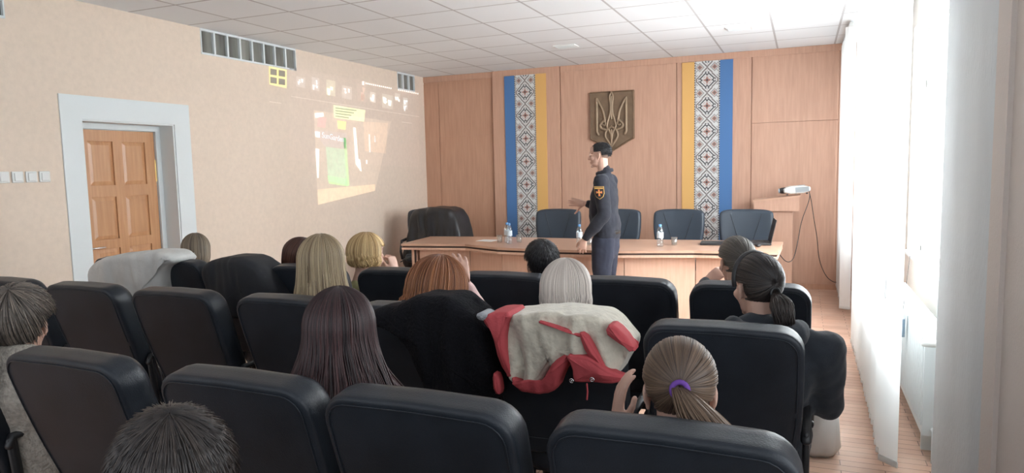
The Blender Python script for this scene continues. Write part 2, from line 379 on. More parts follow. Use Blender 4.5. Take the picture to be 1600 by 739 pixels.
# ---------------------------------------------------------------- blinds, radiator, things by the window
def blind(y0,y1,x,zt,zb,label,ang,pitch=.105,wd=.115,gaps=()):
    t=thing('vertical_blind',label,'blind',(x,(y0+y1)/2,0)); L=y1-y0
    MB().box(-.02,.02,-L/2,L/2,zt,zt+.04,b=.004).build('head_rail',M['white_plastic'],t)
    n=int(L/pitch); first=None
    for i in range(n+1):
        y=-L/2+.02+i*(L-.04)/n
        if any(a<y+(y0+y1)/2<b for a,b in gaps): continue
        mb=MB(); h=zt-zb-rnd.uniform(0,.02); vs=[]; k=5
        bow=.006
        for j in range(k+1):
            s_=(j/k-.5)*wd
            for z in (zb+(zt-zb-h),zb+.3,zb+1.4,zt): vs.append((bow*(1-(2*j/k-1)**2),s_,z))
        fs=[(j*4+q,(j+1)*4+q,(j+1)*4+q+1,j*4+q+1) for j in range(k) for q in range(3)]
        mb.add(vs,fs); mb.box(-.004,.004,-wd/2,wd/2,zb+.0,zb+.03)
        o=mb.build('slat',M['blind'],t,smooth=True); o.location=(0,y,0); o.rotation_euler=(0,rnd.uniform(-.004,.004),ang(i/n)+rnd.uniform(-.10,.10))
    cb=MB()
    for k in range(2): cb.tube([(-.03,-L/2+.03+.03*k,zt),(-.034,-L/2+.04+.03*k,1.6),(-.03,-L/2+.03+.03*k,.9)],.0022,5)
    cb.build('bead_chain',M['white_plastic'],t)
    return t
R_=math.radians
blind(7.95,9.4,.43,2.95,.05,'white vertical blind in the far corner beside the lectern',lambda f:R_(28) if f>.06 else R_(62))
blind(3.90,6.5,.43,2.95,.04,'long white vertical blind over the bright window, nearer the camera',lambda f:R_(20)+R_(25)*(1-f)**4)

def radiator(y0,y1,label):
    t=thing('radiator',label,'radiator',(.66,(y0+y1)/2,0)); L=(y1-y0)/2; z0,z1=.13,.70
    mb=MB(); mb.box(-.05,-.035,-L,L,z0,z1,b=.004); mb.box(.03,.045,-L,L,z0,z1,b=.004)
    n=int(L*2/.035)
    for i in range(n): y=-L+.02+i*(2*L-.04)/(n-1); mb.box(-.056,-.05,y-.006,y+.006,z0+.05,z1-.05)
    mb.build('panel',M['white_paint'],t)
    for q in (-1,1): MB().box(-.05,.045,q*(L+.003)-.003,q*(L+.003)+.003,z0,z1,b=.002).build('side_cover',M['white_paint'],t)
    mb=MB(); mb.box(-.05,.045,-L,L,z1,z1+.008)
    for i in range(int(L*2/.03)): y=-L+.02+i*.03; mb.box(-.04,.035,y,y+.012,z1+.008,z1+.012)
    mb.build('top_grille',M['white_paint'],t)
    MB().tube([(0,-L-.01,z1-.05),(0,-L-.07,z1-.05),(.0,-L-.07,.9)],.011,8).build('pipe',M['white_paint'],t,smooth=True); MB().tube([(0,-L-.01,z0+.04),(0,-L-.05,z0+.04),(0,-L-.05,0.0)],.011,8).build('pipe',M['white_paint'],t,smooth=True)
    MB().tube([(0,-L-.07,z1-.05),(-.06,-L-.07,z1-.05)],.021,12).build('valve_knob',M['white_plastic'],t,smooth=True)
    for y in (-L+.15,L-.15): MB().box(-.03,.03,y-.012,y+.012,0,z0+.01).build('foot',M['white_paint'],t)
radiator(4.15,5.7,'white panel radiator under the window nearer the camera')
radiator(7.6,9.0,'white panel radiator in the far corner behind the blind')
t=thing('window_remote','small blue-grey box hanging on a thin wire beside the radiator','control box',(.575,4.74,.53))
MB().box(-.012,.012,-.03,.03,0,.11,b=.003).box(-.013,-.011,-.02,.02,.01,.06).build('case',mat('blue_grey_plastic',(.16,.22,.28),.4),t)
MB().box(-.013,.013,-.031,.031,.11,.145,b=.003).build('cap',mat('pale_grey_plastic',(.45,.5,.55),.4),t)
MB().tube([(0,0,.145),(.01,-.02,.3),(.03,-.05,.60)],.0015,5).tube([(-.01,0,.06),(-.06,.05,.05),(-.1,.1,.09)],.0015,5).build('wire',M['black_plastic'],t)
t=thing('handbag','black handbag with a strap on the floor against the plaster pier','bag',(W(1474,728,0,.52).x,W(1474,728,0,.52).y-.11,max(0,0)))
mb=MB(); slab(mb,chaikin([(-.05,0),(.05,0),(.045,.15),(-.045,.15)],1),.22,.02); mb.build('body',M['black_plastic'],t,smooth=True)
mb=MB(); mb.tube([(0,.02,.13),(-.01,.03,.22),(0,.09,.275),(.01,.17,.25),(0,.2,.13)],[(.012,.004)]*5,8); mb.build('strap',M['leather'],t,smooth=True)

# ---------------------------------------------------------------- light switches
for k in range(4):
    y=3.265+.10*k+.0
    t=thing('light_switch',['leftmost of the four white switches on the beige wall, cut by the frame','second of the four white wall switches from the left','third of the four white wall switches from the left','rightmost of the four white wall switches, nearest the door'][k],'switch',(XL,y,1.615),group='light switches')
    MB().box(0,.012,-.042,.042,-.042,.042,b=.006).build('plate',M['white_plastic'],t)
    MB().box(.012,.020,-.028,.028,-.030,.030,b=.004).build('rocker',M['white_plastic'],t)
t=thing('wall_socket','small white socket low on the beige wall beside the coat-covered chair','socket',(XL,8.92,.80))
MB().box(0,.012,-.04,.04,-.04,.04,b=.006).build('plate',M['white_plastic'],t); MB().lathe((0,0,0),[(.0,0),(.02,0),(.02,.01)]).build('face',M['white_plastic'],t).matrix_local=Matrix.Translation((.014,0,0))@Matrix.Rotation(PI/2,4,'Y')

# ---------------------------------------------------------------- banners
EMC=[(.62,.63,.62),(.05,.045,.05),(.36,.20,.17),(.17,.14,.135)]
EM=[mat('embroidery_%s'%n,c,.9) for n,c in zip(('cream','black','rose','brown'),EMC)]
def emb(x,y,hw=15,per=32):
    h=per//2; yy=((y+h)%per)-h; ax,ay=abs(x),abs(yy)
    if ax>=hw: return 1 if (y%3) else 0
    if ax==hw-1: return 3 if y%2 else 0
    d=ax*h/(hw-1)+ay
    if h-1.2<=d<h+1.0: return 3
    if d<h-1.2:
        a,b=max(ax,ay),min(ax,ay)
        if a+b<=1: return 1
        if a+b<=4 and not (a==2 and b==2): return 2
        if (a,b) in ((5,1),(4,3)): return 2
        if (a,b) in ((6,0),(7,0),(7,1),(8,1),(8,2),(9,2),(10,2),(10,1),(8,3),(7,4),(6,4),(5,5),(6,5),(7,3)): return 1
        if (a,b) in ((12,0),): return 2
        return 0
    # corner motifs between the big diamonds
    e=abs(ax-(hw-6))+abs(ay-h)
    if e<=1: return 3
    if e<=3: return 2
    if e==5 : return 3
    if (ax+ay)%6==0 and ax>hw-4: return 3
    return 0
def banner(name_label,x0,blue_left,zt,zb,ybase):
    wB,wE=.16,.32; t=thing('wall_banner',name_label,'banner',(x0,ybase,0))
    a,b=(0,wB+wE) if blue_left else (wB+wE,0)
    MB().box(a,a+wB,-.012,0,zb,zt).build('blue_stripe',M['blue'],t)
    MB().box(b,b+wB,-.012,0,zb,zt).build('yellow_stripe',M['yellow'],t)
    mb=MB(); mb.box(wB,wB+wE,-.012,0,zb,zt)
    c=wE/31; rows=int((zt-zb)/c); vs=[];fs=[];ms=[]
    for r in range(rows+1):
        for q in range(32): vs.append((wB+q*c,-.0135,zt-(zt-zb)*r/rows))
    for r in range(rows):
        for q in range(31):
            fs.append((r*32+q,r*32+q+1,(r+1)*32+q+1,(r+1)*32+q)); ms.append(emb(q-15,r+9))
    n=len(mb.v); mb.v+=vs; mb.f+=[tuple(i+n for i in f) for f in fs]; mb.m+=ms; mb.a+=[0]*len(vs)
    mb.build('embroidered_band',EM,t)
M['blue']=mat('blue_banner',(.07,.18,.40),.7); M['yellow']=mat('yellow_banner',(.70,.41,.14),.7)
banner('left banner of blue, embroidered and yellow stripes on the wood wall',-4.015,True,2.925,.25,YB-.061)
banner('right banner of yellow, embroidered and blue stripes near the lectern',-1.485,False,2.925,.25,YB-.031)

# ---------------------------------------------------------------- trident shield
t=thing('coat_of_arms','bronze shield with a raised trident hanging on the wood wall','shield',(-2.425,YB-.03,2.27))
M['bronze']=mat('dull_bronze',(.20,.135,.085),.5,metal=.25,var=.15,vscale=9,bump=.1,bscale=60)
M['bronze_light']=mat('rubbed_bronze',(.33,.24,.16),.45,metal=.3,var=.1)
hw=.305
sh=[(-hw,.345),(hw,.345),(hw,-.30),(hw-.07,-.335),(0,-.47),(-hw+.07,-.335),(-hw,-.30)]
mb=MB(); mb.prism(sh,-.05,0); mb.build('shield_plate',M['bronze'],t)
mb=MB(); n=len(sh); inn=[(a*.95,b*.955) for a,b in sh]
vs=[(a,-.05,b) for a,b in sh]+[(a,-.062,b) for a,b in [(x*.975,z*.978) for x,z in sh]]+[(a,-.05,b) for a,b in inn]
mb.add(vs,[(k*n+i,k*n+(i+1)%n,(k+1)*n+(i+1)%n,(k+1)*n+i) for k in range(2) for i in range(n)]); mb.build('rim',M['bronze'],t)
mb=MB()
def rail(pts,w=.017,d=.03):
    pts=[(x,-.05-d*.5,z) for x,z in pts]; mb.tube(pts,[(w,d*.55)]*len(pts) if not isinstance(w,list) else [(q,d*.55) for q in w],8,up=(1,0,0))
for s_ in (-1,1):
    rail([(s_*.205,.25),(s_*.205,.0),(s_*.205,-.20),(s_*.185,-.235)]); rail([(s_*.205,-.235),(s_*.085,-.235)])
    rail(chaikin([(s_*.205,.25),(s_*.155,.17),(s_*.11,.07),(s_*.09,-.05)],2,False))
    rail(chaikin([(s_*.10,-.045),(s_*.165,-.10),(s_*.15,-.155),(s_*.085,-.175)],2,False)); rail(chaikin([(s_*.10,-.05),(s_*.075,-.09),(s_*.10,-.12),(s_*.12,-.105)],2,False),.012)
    rail(chaikin([(0,.33-.0),(s_*.03,.27),(s_*.012,.18),(s_*.012,.06),(s_*.05,-.06),(s_*.07,-.13),(s_*.01,-.22),(s_*.004,-.30)],2,False),.014)
    rail(chaikin([(0,-.13),(s_*.075,-.18),(s_*.095,-.26),(s_*.05,-.33),(0,-.40)],2,False),.015)
rail([(0,.27),(0,-.02)],.016); rail([(0,-.18),(0,-.38)],.012)
mb.build('trident',M['bronze_light'],t,smooth=True)

# ---------------------------------------------------------------- conference table
top=[(-4.27,6.87),(-3.50,6.98),(-3.0,6.74),(-2.35,6.68),(-1.65,6.73),(-.97,6.90),(-.2,6.93),(-.18,7.86),(-1.0,7.90),(-2.3,7.80),(-3.4,7.84),(-4.36,7.72)]
t=thing('conference_table','long wooden conference table with a bent front, standing before the wood wall','table',(-2.25,7.3,0))
def plan(mb,poly,z0,z1,mi=0):
    n=len(poly); vs=[(x+2.25,y-7.3,z0) for x,y in poly]+[(x+2.25,y-7.3,z1) for x,y in poly]
    mb.add(vs,[tuple(reversed(range(n))),tuple(range(n,2*n))]+[(i,(i+1)%n,n+(i+1)%n,n+i) for i in range(n)],mi)
def shrink(poly,d):
    c=(sum(p[0] for p in poly)/len(poly),7.32); out=[]
    for x,y in poly: out.append((x-math.copysign(min(d,abs(x-c[0])*.5),x-c[0]) if (x<-4.1 or x>-.3) else x, y+d if y<7.32 else y-d))
    return out
mb=MB(); plan(mb,top,.735,.76); mb.build('tabletop',M['table_top'],t)
mb=MB(); plan(mb,shrink(top,.012),.715,.735); mb.build('edge_gap',M['dark_gap'],t)  # dark strip stands in for the shade of the recess under the top
mb=MB(); plan(mb,shrink(top,.004),.690,.715); mb.build('lower_board',M['table_wood'],t)
front=[(-4.12,7.02),(-3.50,7.10),(-3.0,6.87),(-2.35,6.81),(-1.65,6.86),(-.97,7.03),(-.30,7.05)]
for (xa,ya),(xb,yb) in zip(front,front[1:]):
    mb=MB(); L=math.hypot(xb-xa,yb-ya); an=math.atan2(yb-ya,xb-xa)
    o=mb.box(.004,L-.004,0,.018,.03,.69).build('front_panel',M['table_wood'],t); o.location=(xa+2.25,ya-7.3,0); o.rotation_euler=(0,0,an)
for x,y0,y1 in ((-4.17,6.95,7.68),(-.27,6.99,7.80),(-3.02,6.90,7.7),(-1.66,6.90,7.7)):
    MB().box(x+2.25-.011,x+2.25+.011,y0-7.3,y1-7.3,0,.69).build('side_panel',M['table_wood'],t)
MB().box(-4.158+2.25,-4.140+2.25,6.97-7.3,6.99-7.3,0,.69).build('edge_strip',M['dark_gap'],t)

# ---------------------------------------------------------------- chairs
def recline(v):   # leans a backrest: the top stays, the foot comes forward
    return Vector((v.x,v.y+(1.03-v.z)*.32,v.z))
def hall_chair(name,label,group):
    t=thing(name,label,'chair',group=group)
    mb=MB(); hw=.258
    o=[(-hw+.03,.44),(hw-.03,.44),(hw,.70),(hw+.004,.86)]
    for a in range(0,91,15): o.append((hw-.075+.079*math.cos(R_(a)),.954+.078*math.sin(R_(a))))
    o+=[(0,1.036)]+[(-x,z) for x,z in reversed(o[2:])]
    def f(v):
        v=Vector(v); 
        v.z+=max(0,(v.z-.80)/.236)*(v.y/.125)*.018
        return recline(v)+Vector((0,-.004*math.sin(v.z*9),0))
    slab(mb,o,.125,.016,f,puff=(.002,.02),n=110,rf=.05); mb.build('backrest',M['leather'],t,smooth=True)
    mb=MB(); P=[(q.x,-.001,q.y) for q in resample(o,90)]
    P2=[]
    for i,p_ in enumerate(P):
        a,b=Vector(P[i-1]),Vector(P[(i+1)%90]); e=(b-a); nn=Vector((e.z,0,-e.x)).normalized(); q=Vector(p_)-nn*.020
        if q.z>.5: P2.append(recline(q)+Vector((0,-.0012-.004*math.sin(q.z*9),0)))
    # piping starts at the lower right and runs over the top
    k=max(range(len(P2)-1),key=lambda i:(P2[i+1]-P2[i]).length); P2=P2[k+1:]+P2[:k+1]
    mb.tube(P2,.0018,6); mb.build('piping',M['leather'],t,smooth=True)
    mb=MB(); slab(mb,chaikin([(-.25,.20),(.25,.20),(.25,.60),(-.25,.60)],2),.11,.03,lambda v:Vector((v.x,v.z,.35+v.y)),puff=(0,.015),n=48); mb.build('seat',M['leather'],t,smooth=True)
    for s_ in (-1,1):
        mb=MB(); x=s_*.272
        mb.tube([(x,.17,.63),(x,.18,.66),(x,.44,.665),(x,.50,.655)],[(.018,.014)]*4,8); mb.tube([(x,.18,.65),(x,.20,.44),(x,.22,.37)],[(.012,.02)]*3,8); mb.tube([(x,.45,.65),(x,.43,.44),(x,.40,.37)],[(.012,.02)]*3,8); mb.tube([(x,.19,.38),(x,.42,.38)],[(.012,.02)]*2,8)
        mb.build('armrest',M['black_plastic'],t,smooth=True)
    for s_ in (-1,1):
        mb=MB(); mb.tube([(s_*.19,.30,.37),(s_*.20,.26,.17),(s_*.20,.22,.012)],[(.02,.012)]*3,8); mb.tube([(s_*.19,.46,.37),(s_*.20,.50,.17),(s_*.20,.54,.012)],[(.02,.012)]*3,8); mb.tube([(s_*.20,.18,.012),(s_*.20,.58,.012)],[(.02,.010)]*2,8)
        mb.build('leg',M['steel_black'],t,smooth=True)
    MB().box(-.19,.19,.28,.44,.33,.352).build('seat_frame',M['steel_black'],t)
    return t
RY=[.40,1.315,2.30,3.17]
rows=[(1,-.25,'empty-looking black chair in the nearest visible row, right of centre, behind the purple hair tie'),
(1,-.845,'black chair in the nearest visible row at the bottom centre of the photo'),
(1,-1.41,'black chair in the nearest visible row behind the cropped dark head'),
(1,-2.09,'black chair at the lower left, behind the cream sweater'),
(1,-2.90,'black chair cut off by the lower left corner'),
(0,-.86,'black chair under the frame carrying the person with cropped dark hair'),
(2,-.245,'tall black chair at the right carrying the person with the headband'),
(2,-.845,'black chair beneath the red and cream coat'),
(2,-1.45,'black chair beneath the furry black coat'),
(2,-2.09,'black chair left of the long auburn hair, behind the long blonde hair'),
(2,-2.75,'black chair in the second row, its corner before the orange glove'),
(2,-3.38,'black chair in the second row from the grey-haired person, by the door'),
(2,-4.02,'black chair whose top shows at the left edge before the beige wall'),
(3,-.215,'black chair between the two dark ponytails'),
(3,-.80,'black chair right of the platinum bob, before the standing officer'),
(3,-1.42,'black chair behind the person with short black hair'),
(3,-2.05,'black chair left of the curly red hair, right of the long blonde hair'),
(3,-2.68,'black chair behind the person with reddish brown hair'),
(3,-3.20,'black chair beneath the smooth black coat'),
(3,-3.74,'black chair behind the ash blonde bob, next to the white coat'),
(3,-4.19,'black chair beneath the white coat beside the door')]
rows+=[(0,x,l) for x,l in ((-.26,'unseen black chair of the hindmost row at its window end'),(-1.46,'unseen black chair of the hindmost row, left of the cropped dark head'),(-2.06,'unseen black chair of the hindmost row at its left end'))]  # unseen chairs, added to darken reflections in the chair backs ahead
c0=None; chairs={}
for r,x,l in rows:
    if c0 is None: c0=hall_chair('hall_chair',l,'black hall chairs in rows'); o=c0
    else: o=dup(c0); o['label']=l
    o.location=(x,RY[r]+.045,0); o.scale=(1,1,1.02); chairs[(r,x)]=o
chairs[(1,-.25)]['label']='black chair in the nearest visible row, behind the purple hair tie'

def office_chair(label,loc):
    t=thing('office_chair',label,'chair',loc,group='dark chairs behind the table')
    # stands facing the hall (-y)
    def curve(v): return Vector((v.x,-.16+v.y+.35*v.x*v.x*-1+(1.06-v.z)*-.10,v.z))
    o=chaikin([(-.235,.50),(.235,.50),(.295,.78),(.300,.98),(.282,1.065),(0,1.075),(-.282,1.065),(-.300,.98),(-.295,.78)],2)
    mb=MB(); slab(mb,o,.10,.035,lambda v:curve(Vector((v.x,-v.y+.2,v.z))),puff=(0,.0),n=84); mb.build('backrest',M['leather_blue'],t,smooth=True)
    mb=MB()
    for s_ in (-1,1):
        P=[]
        for k in range(9):
            f=k/8; x=s_*(.17-.13*f); z=1.02-.42*f; v=curve(Vector((x,.2-.10-.001,z))); P.append(v)
        mb.tube(P,.0045,6)
    mb.build('seam',M['leather'],t,smooth=True)
    mb=MB(); slab(mb,chaikin([(-.26,-.40),(.26,-.40),(.26,.06),(-.26,.06)],2),.10,.035,lambda v:Vector((v.x,v.z-.05,.38+v.y)),puff=(0,.01),n=40); mb.build('seat',M['leather_blue'],t,smooth=True)
    for s_ in (-1,1):
        x=s_*.30; MB().tube([(x,.02,.46),(x,-.02,.64),(x,-.10,.67),(x,-.30,.655),(x,-.34,.52),(x,-.30,.42)],[(.016,.022)]*6,8).tube([(x,-.25,.40),(s_*.2,-.25,.38)],.015,8).build('armrest',M['black_plastic'],t,smooth=True)
    mb=MB(); mb.tube([(0,-.2,.38),(0,-.2,.10)],.028,12); mb.build('gas_column',M['steel_black'],t,smooth=True)
    for k in range(5):
        a=2*PI*k/5+.3; d=Vector((math.cos(a),math.sin(a),0)); mb=MB(); mb.tube([Vector((0,-.2,.11)),Vector((0,-.2,.07))+d*.29],[(.022,.014),(.014,.01)],8); o_=mb.build('leg',M['black_plastic'],t,smooth=True)
        MB().ell(Vector((0,-.2,.027))+d*.29,(.026,.026,.026),n=10).build('caster',M['black_plastic'],o_,smooth=True)
    return t
oc=office_chair('dark blue chair behind the table, between the left banner and the officer',(-2.86,8.42,0))
for x,l in ((-2.10,'dark blue chair half hidden behind the standing officer'),(-1.35,'dark blue chair behind the table, left of the right banner'),(-.59,'dark blue chair behind the laptops, right of the right banner'),(-4.72,'dark chair at the left end of the table beneath a black coat')):
    o=dup(oc); o['label']=l; o.location=(x,8.42 if x>-4 else 8.36,0)
    if x<-4: o.rotation_euler=(0,0,R_(8))

# ---------------------------------------------------------------- lectern, projector, cables
t=thing('lectern','beech lectern with a sloped top against the wall at the right','lectern',(-.25,9.1,0))
mb=MB(); mb.box(-.17,.15,-.14,-.122,.03,1.0); mb.build('front_panel',M['laminate'],t)
for x in (-.17,.132): MB().box(x,x+.018,-.122,.16,0,1.02).build('side_panel',M['laminate'],t)
mb=MB(); mb.add([(-.29,-.20,1.02),(.22,-.20,1.02),(.22,-.20,1.19),(-.29,-.20,1.13),(-.29,-.18,1.02),(.22,-.18,1.02),(.22,-.18,1.19),(-.29,-.18,1.13)],[(0,1,2,3),(7,6,5,4),(0,4,5,1),(1,5,6,2),(2,6,7,3),(3,7,4,0)]); mb.build('apron',M['laminate'],t)
mb=MB(); mb.add([(-.30,-.21,1.13),(.23,-.21,1.19),(.23,.20,1.19),(-.30,.20,1.13),(-.30,-.21,1.148),(.23,-.21,1.208),(.23,.20,1.208),(-.30,.20,1.148)],[(3,2,1,0),(4,5,6,7),(0,1,5,4),(1,2,6,5),(2,3,7,6),(3,0,4,7)]); mb.build('top',M['table_top'],t)
MB().box(-.19,.17,-.16,.18,0,.03).build('base',M['laminate_dark'],t)
t=thing('projector','white projector lying on the lectern top','projector',(-.07,9.06,1.27)); t.rotation_euler=(0,R_(-4),R_(6))
mb=MB(); slab(mb,chaikin([(-.15,-.045),(.15,-.045),(.15,.045),(-.15,.045)],1),.24,.018,lambda v:Vector((v.x,v.y-.12,v.z)),n=48); mb.build('case',M['white_plastic'],t,smooth=True)
mb=MB(); mb.tube([(-.13,-.05,.0),(-.165,-.05,.0)],.036,20); mb.build('lens_barrel',M['black_plastic'],t,smooth=True)
MB().ell((-.196,-.05,0),(.01,.03,.03)).build('lens',mat('projector_lens',(.5,.6,.7),.05),t,smooth=True)
mb=MB(); mb.box(-.02,.13,-.123,-.119,-.03,.03); 
for i in range(9): mb.box(-.01+i*.015,-.004+i*.015,-.126,-.122,-.026,.026)
mb.build('vent_grille',mat('grey_plastic',(.35,.38,.4),.5),t)
MB().box(.02,.10,-.04,.02,.045,.049,b=.001).build('control_panel',mat('grey_plastic_2',(.4,.42,.44),.5),t)
for x,y in ((-.11,-.08),(.11,-.08),(0,.08)): MB().lathe((x,y,-.058),[(0,0),(.012,0),(.012,.014)],10).build('foot',M['black_plastic'],t)
def cable(label,pts,y,r=.0042):
    P=[W(u,v,1,yy) for (u,v),yy in zip(pts,y)]; P=chaikin([tuple(p) for p in P],3,False)
    base=P[-1]; o=MB().tube(P,r,6).build('cable',M['black_plastic'],smooth=True,off=base); tag(o,label,'cable')
cable('black cable hanging from the projector and looping to the laptops',[(1264,296),(1266,310),(1252,345),(1248,370),(1243,395),(1238,408),(1228,410),(1217,396),(1210,388)],[9.06,9.0,8.8,8.6,8.4,8.2,8.0,7.95,7.92])
cable('black cable from the projector down to the wall corner at the right',[(1264,298),(1268,315),(1272,345),(1277,372),(1279,405),(1290,432),(1302,441),(1308,441)],[9.06,9.12,9.3,9.36,9.38,9.38,9.40,9.41])

# ---------------------------------------------------------------- things on the table
def bottle(label,x,y):
    t=thing('water_bottle',label,'bottle',(x,y,.76),group='water bottles on the table')
    pr=[(0,.002),(.028,.0),(.033,.01),(.033,.05),(.030,.06),(.033,.07),(.033,.085),(.031,.088),(.031,.15),(.033,.153),(.032,.165),(.020,.195),(.013,.205),(.013,.222)]
    MB().lathe((0,0,0),pr,20).build('bottle_body',M['water'],t,smooth=True)
    MB().lathe((0,0,0),[(.0335,.09),(.0335,.148)],20).build('wrapper',M['label'],t,smooth=True)
    MB().lathe((0,0,0),[(.0145,.205),(.0150,.207),(.0150,.226),(.013,.229),(0,.229)],16).build('cap',M['capblue'],t,smooth=True)
M['label']=mat('pale_blue_label',(.62,.70,.76),.4,var=.15,vscale=40); M['capblue']=mat('blue_cap',(.12,.32,.62),.4)
bottle('water bottle with a blue cap, left one of the pair near the left banner',-3.085,7.22)
bottle('water bottle with a blue cap, right one of the pair near the left banner',-3.02,7.13)
bottle('water bottle standing just left of the officer',-2.19,7.09)
bottle('water bottle standing right of the officer, before the middle chair',-1.35,7.19)
def tumbler(label,x,y):
    t=thing('drinking_glass',label,'glass',(x,y,.76),group='glasses on the table')
    MB().lathe((0,0,0),[(0,.0),(.026,0),(.028,.004),(.034,.085),(.0325,.085),(.027,.012),(0,.010)],20).build('glass_wall',M['clear'],t,smooth=True)
    MB().lathe((0,0,0),[(0,.011),(.0265,.013),(.027,.022),(0,.022)],16).build('glass_base',M['water'],t,smooth=True)
tumbler('drinking glass left of the pair of bottles',-3.18,7.22); tumbler('drinking glass right of the pair of bottles',-2.955,7.26)
tumbler('drinking glass beside the officer, behind his hand',-2.10,7.16); tumbler('drinking glass right of the single bottle at the centre right',-1.23,7.33)
o=MB().box(-.21,.0,-.09,.09,0,.002).box(-.205,.005,-.085,.095,.002,.004).build('paper_sheet',mat('white_paper',(.8,.8,.79),.6)); o.location=(-3.30,7.36,.76); o.rotation_euler=(0,0,R_(-6)); tag(o,'white papers lying on the left part of the table','paper')
def laptop(label,loc,rz,open_deg,w=.36,d=.25):
    t=thing('laptop',label,'laptop',loc,rz)
    b=MB().box(-w/2,w/2,-d/2,d/2,.004,.022,b=.004).build('base',M['black_plastic'],t)
    kb=MB()
    for i in range(12):
        for j in range(4): kb.box(-w/2+.03+i*.025,-w/2+.051+i*.025,-.02+j*.025,.0+j*.025,.022,.0245)
    if open_deg>0: kb.build('keyboard',mat('dark_key',(.04,.04,.045),.5),b); MB().box(-.04,.04,-.10,-.045,.022,.0228).build('touchpad',mat('dark_pad',(.05,.05,.055),.3),b)
    s_=MB().box(-w/2,w/2,-.0,d,0,.008,b=.003).build('screen_lid',M['black_plastic'],t); s_.location=(0,d/2,.024); s_.rotation_euler=(R_(180-open_deg),0,0)
    if open_deg>0: MB().box(-w/2+.012,w/2-.012,.015,d-.015,-.0006 ,.0).build('display',mat('dark_display',(.02,.025,.03),.15),s_)
    return t
laptop('closed black laptop lying flat on the table beside the right banner',(-.80,7.50,.76),R_(4),0)
lp=laptop('open black laptop seen from its edge at the right end of the table',(-.42,7.62,.76),R_(-83),102,w=.34,d=.24)
t=thing('computer_mouse','small black mouse beside the open laptop','mouse',(-.40,7.33,.76)); MB().ell((0,0,.017),(.03,.05,.017)).build('shell',M['black_plastic'],t,smooth=True); MB().ell((0,.025,.033),(.004,.01,.004)).build('wheel',M['steel_black'],t,smooth=True)
o=MB().tube(chaikin([(-.72,7.68,.79),(-.66,7.73,.80),(-.60,7.66,.775),(-.54,7.72,.785),(-.50,7.68,.775)],2,False),.008,6).build('cable_bundle',M['black_plastic'],smooth=True,off=(-.6,7.7,.767)); tag(o,'black cable bundle lying between the two laptops','cable')

# ---------------------------------------------------------------- projected picture: glowing patches on the left wall imitate the projector's light
PX=XL+.006
t=thing('projected_image_glow','glowing patches for the faint projected computer window and product photo on the beige wall','projection',(PX,7.7,2.0))
def quad(mb,c,dx=0.,n=1,mi=0):
    P=[W(u,v,0,PX+dx)-Vector((PX,7.7,2.0)) for u,v in c]
    mb.add(P,[(0,1,2,3)],mi); return mb
def q1(name,c,col,st,dx=0.,par=t):
    return quad(MB(),c,dx).build(name,light_img(name+'_light',col,st),par)
q1('window_backdrop',[(452,104),(655,142),(655,262),(452,250)],(1,.7,.75),.03)
ph=q1('product_photo',[(490,172),(611,190),(586,298),(497,320)],(1,.82,.62),.13,.001)
q1('orange_side',[(568,190),(606,192),(603,240),(570,236)],(1,.62,.35),.14,.002,ph)
q1('tabletop_glow',[(496,296),(586,288),(586,298),(497,320)],(1,.66,.30),.28,.002,ph)
q1('box_label',[(509,229),(538,233),(543,290),(513,283)],(.0,.8,.45),.26,.003,ph)
q1('box_foot',[(512,274),(543,280),(543,291),(514,287)],(.0,1,.0),.35,.004,ph)
q1('green_edge',[(537,215),(541,216),(546,290),(542,291)],(.0,1,.1),.35,.004,ph)
q1('box_top',[(492,203),(542,208),(540,232),(506,228)],(.15,.25,.6),.12,.003,ph)
q1('pink_shape',[(497,182),(510,184),(508,200),(496,198)],(1,.0,.25),.2,.004,ph)
q1('yellow_cap',[(527,188),(541,190),(540,203),(528,201)],(1,.85,.02),.5,.004,ph)
GL=light_img('glint_light',(.85,.95,1),.9)
for c in ([(492,205),(500,206),(500,215),(493,214)],[(493,232),(499,233),(498,278),(496,278)],[(552,199),(556,200),(561,264),(556,256)],[(576,210),(578,210),(579,238),(577,238)],[(560,248),(563,250),(565,268),(562,266)],[(572,250),(574,250),(574,256),(572,256)],[(585,212),(586,212),(587,222),(585,222)],[(492,177),(505,176),(506,182),(493,184)]): quad(MB(),c,.004).build('glint',GL,ph)
q1('caption_box',[(521,164),(571,172),(569,190),(522,184)],(.8,1,.45),.5,.005)
mb=MB()
for k in range(4):
    y=168+k*4.2; quad(mb,[(524,y),(545+8*(3-k)/2,y+3.0+ (3-k)*.4),(545+8*(3-k)/2,y+4.2+(3-k)*.4),(524,y+1.2)],.007)
mb.build('caption_lines',mat('caption_grey',(.42,.45,.30),.9),t)
g=q1('picture_tile',[(420,103),(448,109),(448,138),(421,132)],(1,.95,.15),.5,.002)
mb=MB()
for i in range(2):
    for j in range(2):
        x=422.5+i*13; y=107+j*13+i*2.2; quad(mb,[(x,y),(x+10,y+1.8),(x+10,y+11),(x,y+9.5)],.003)
mb.build('tile_panes',mat('tile_dark',(.40,.36,.30),.9),g)
th=[(463,119,14,16,(.8,.9,1),.25),(487,120,12,20,(.75,.85,1),.3),(510,124,14,24,(.85,1,.7),.35),(534,133,16,20,(.9,.95,1),.25),(558,130,14,28,(1,.7,.6),.12),(578,143,9,16,(.95,1,1),.45),(597,146,17,22,(.9,1,.95),.3),(617,145,8,12,(.9,1,1),.35),(630,152,7,18,(.7,.9,1),.45)]
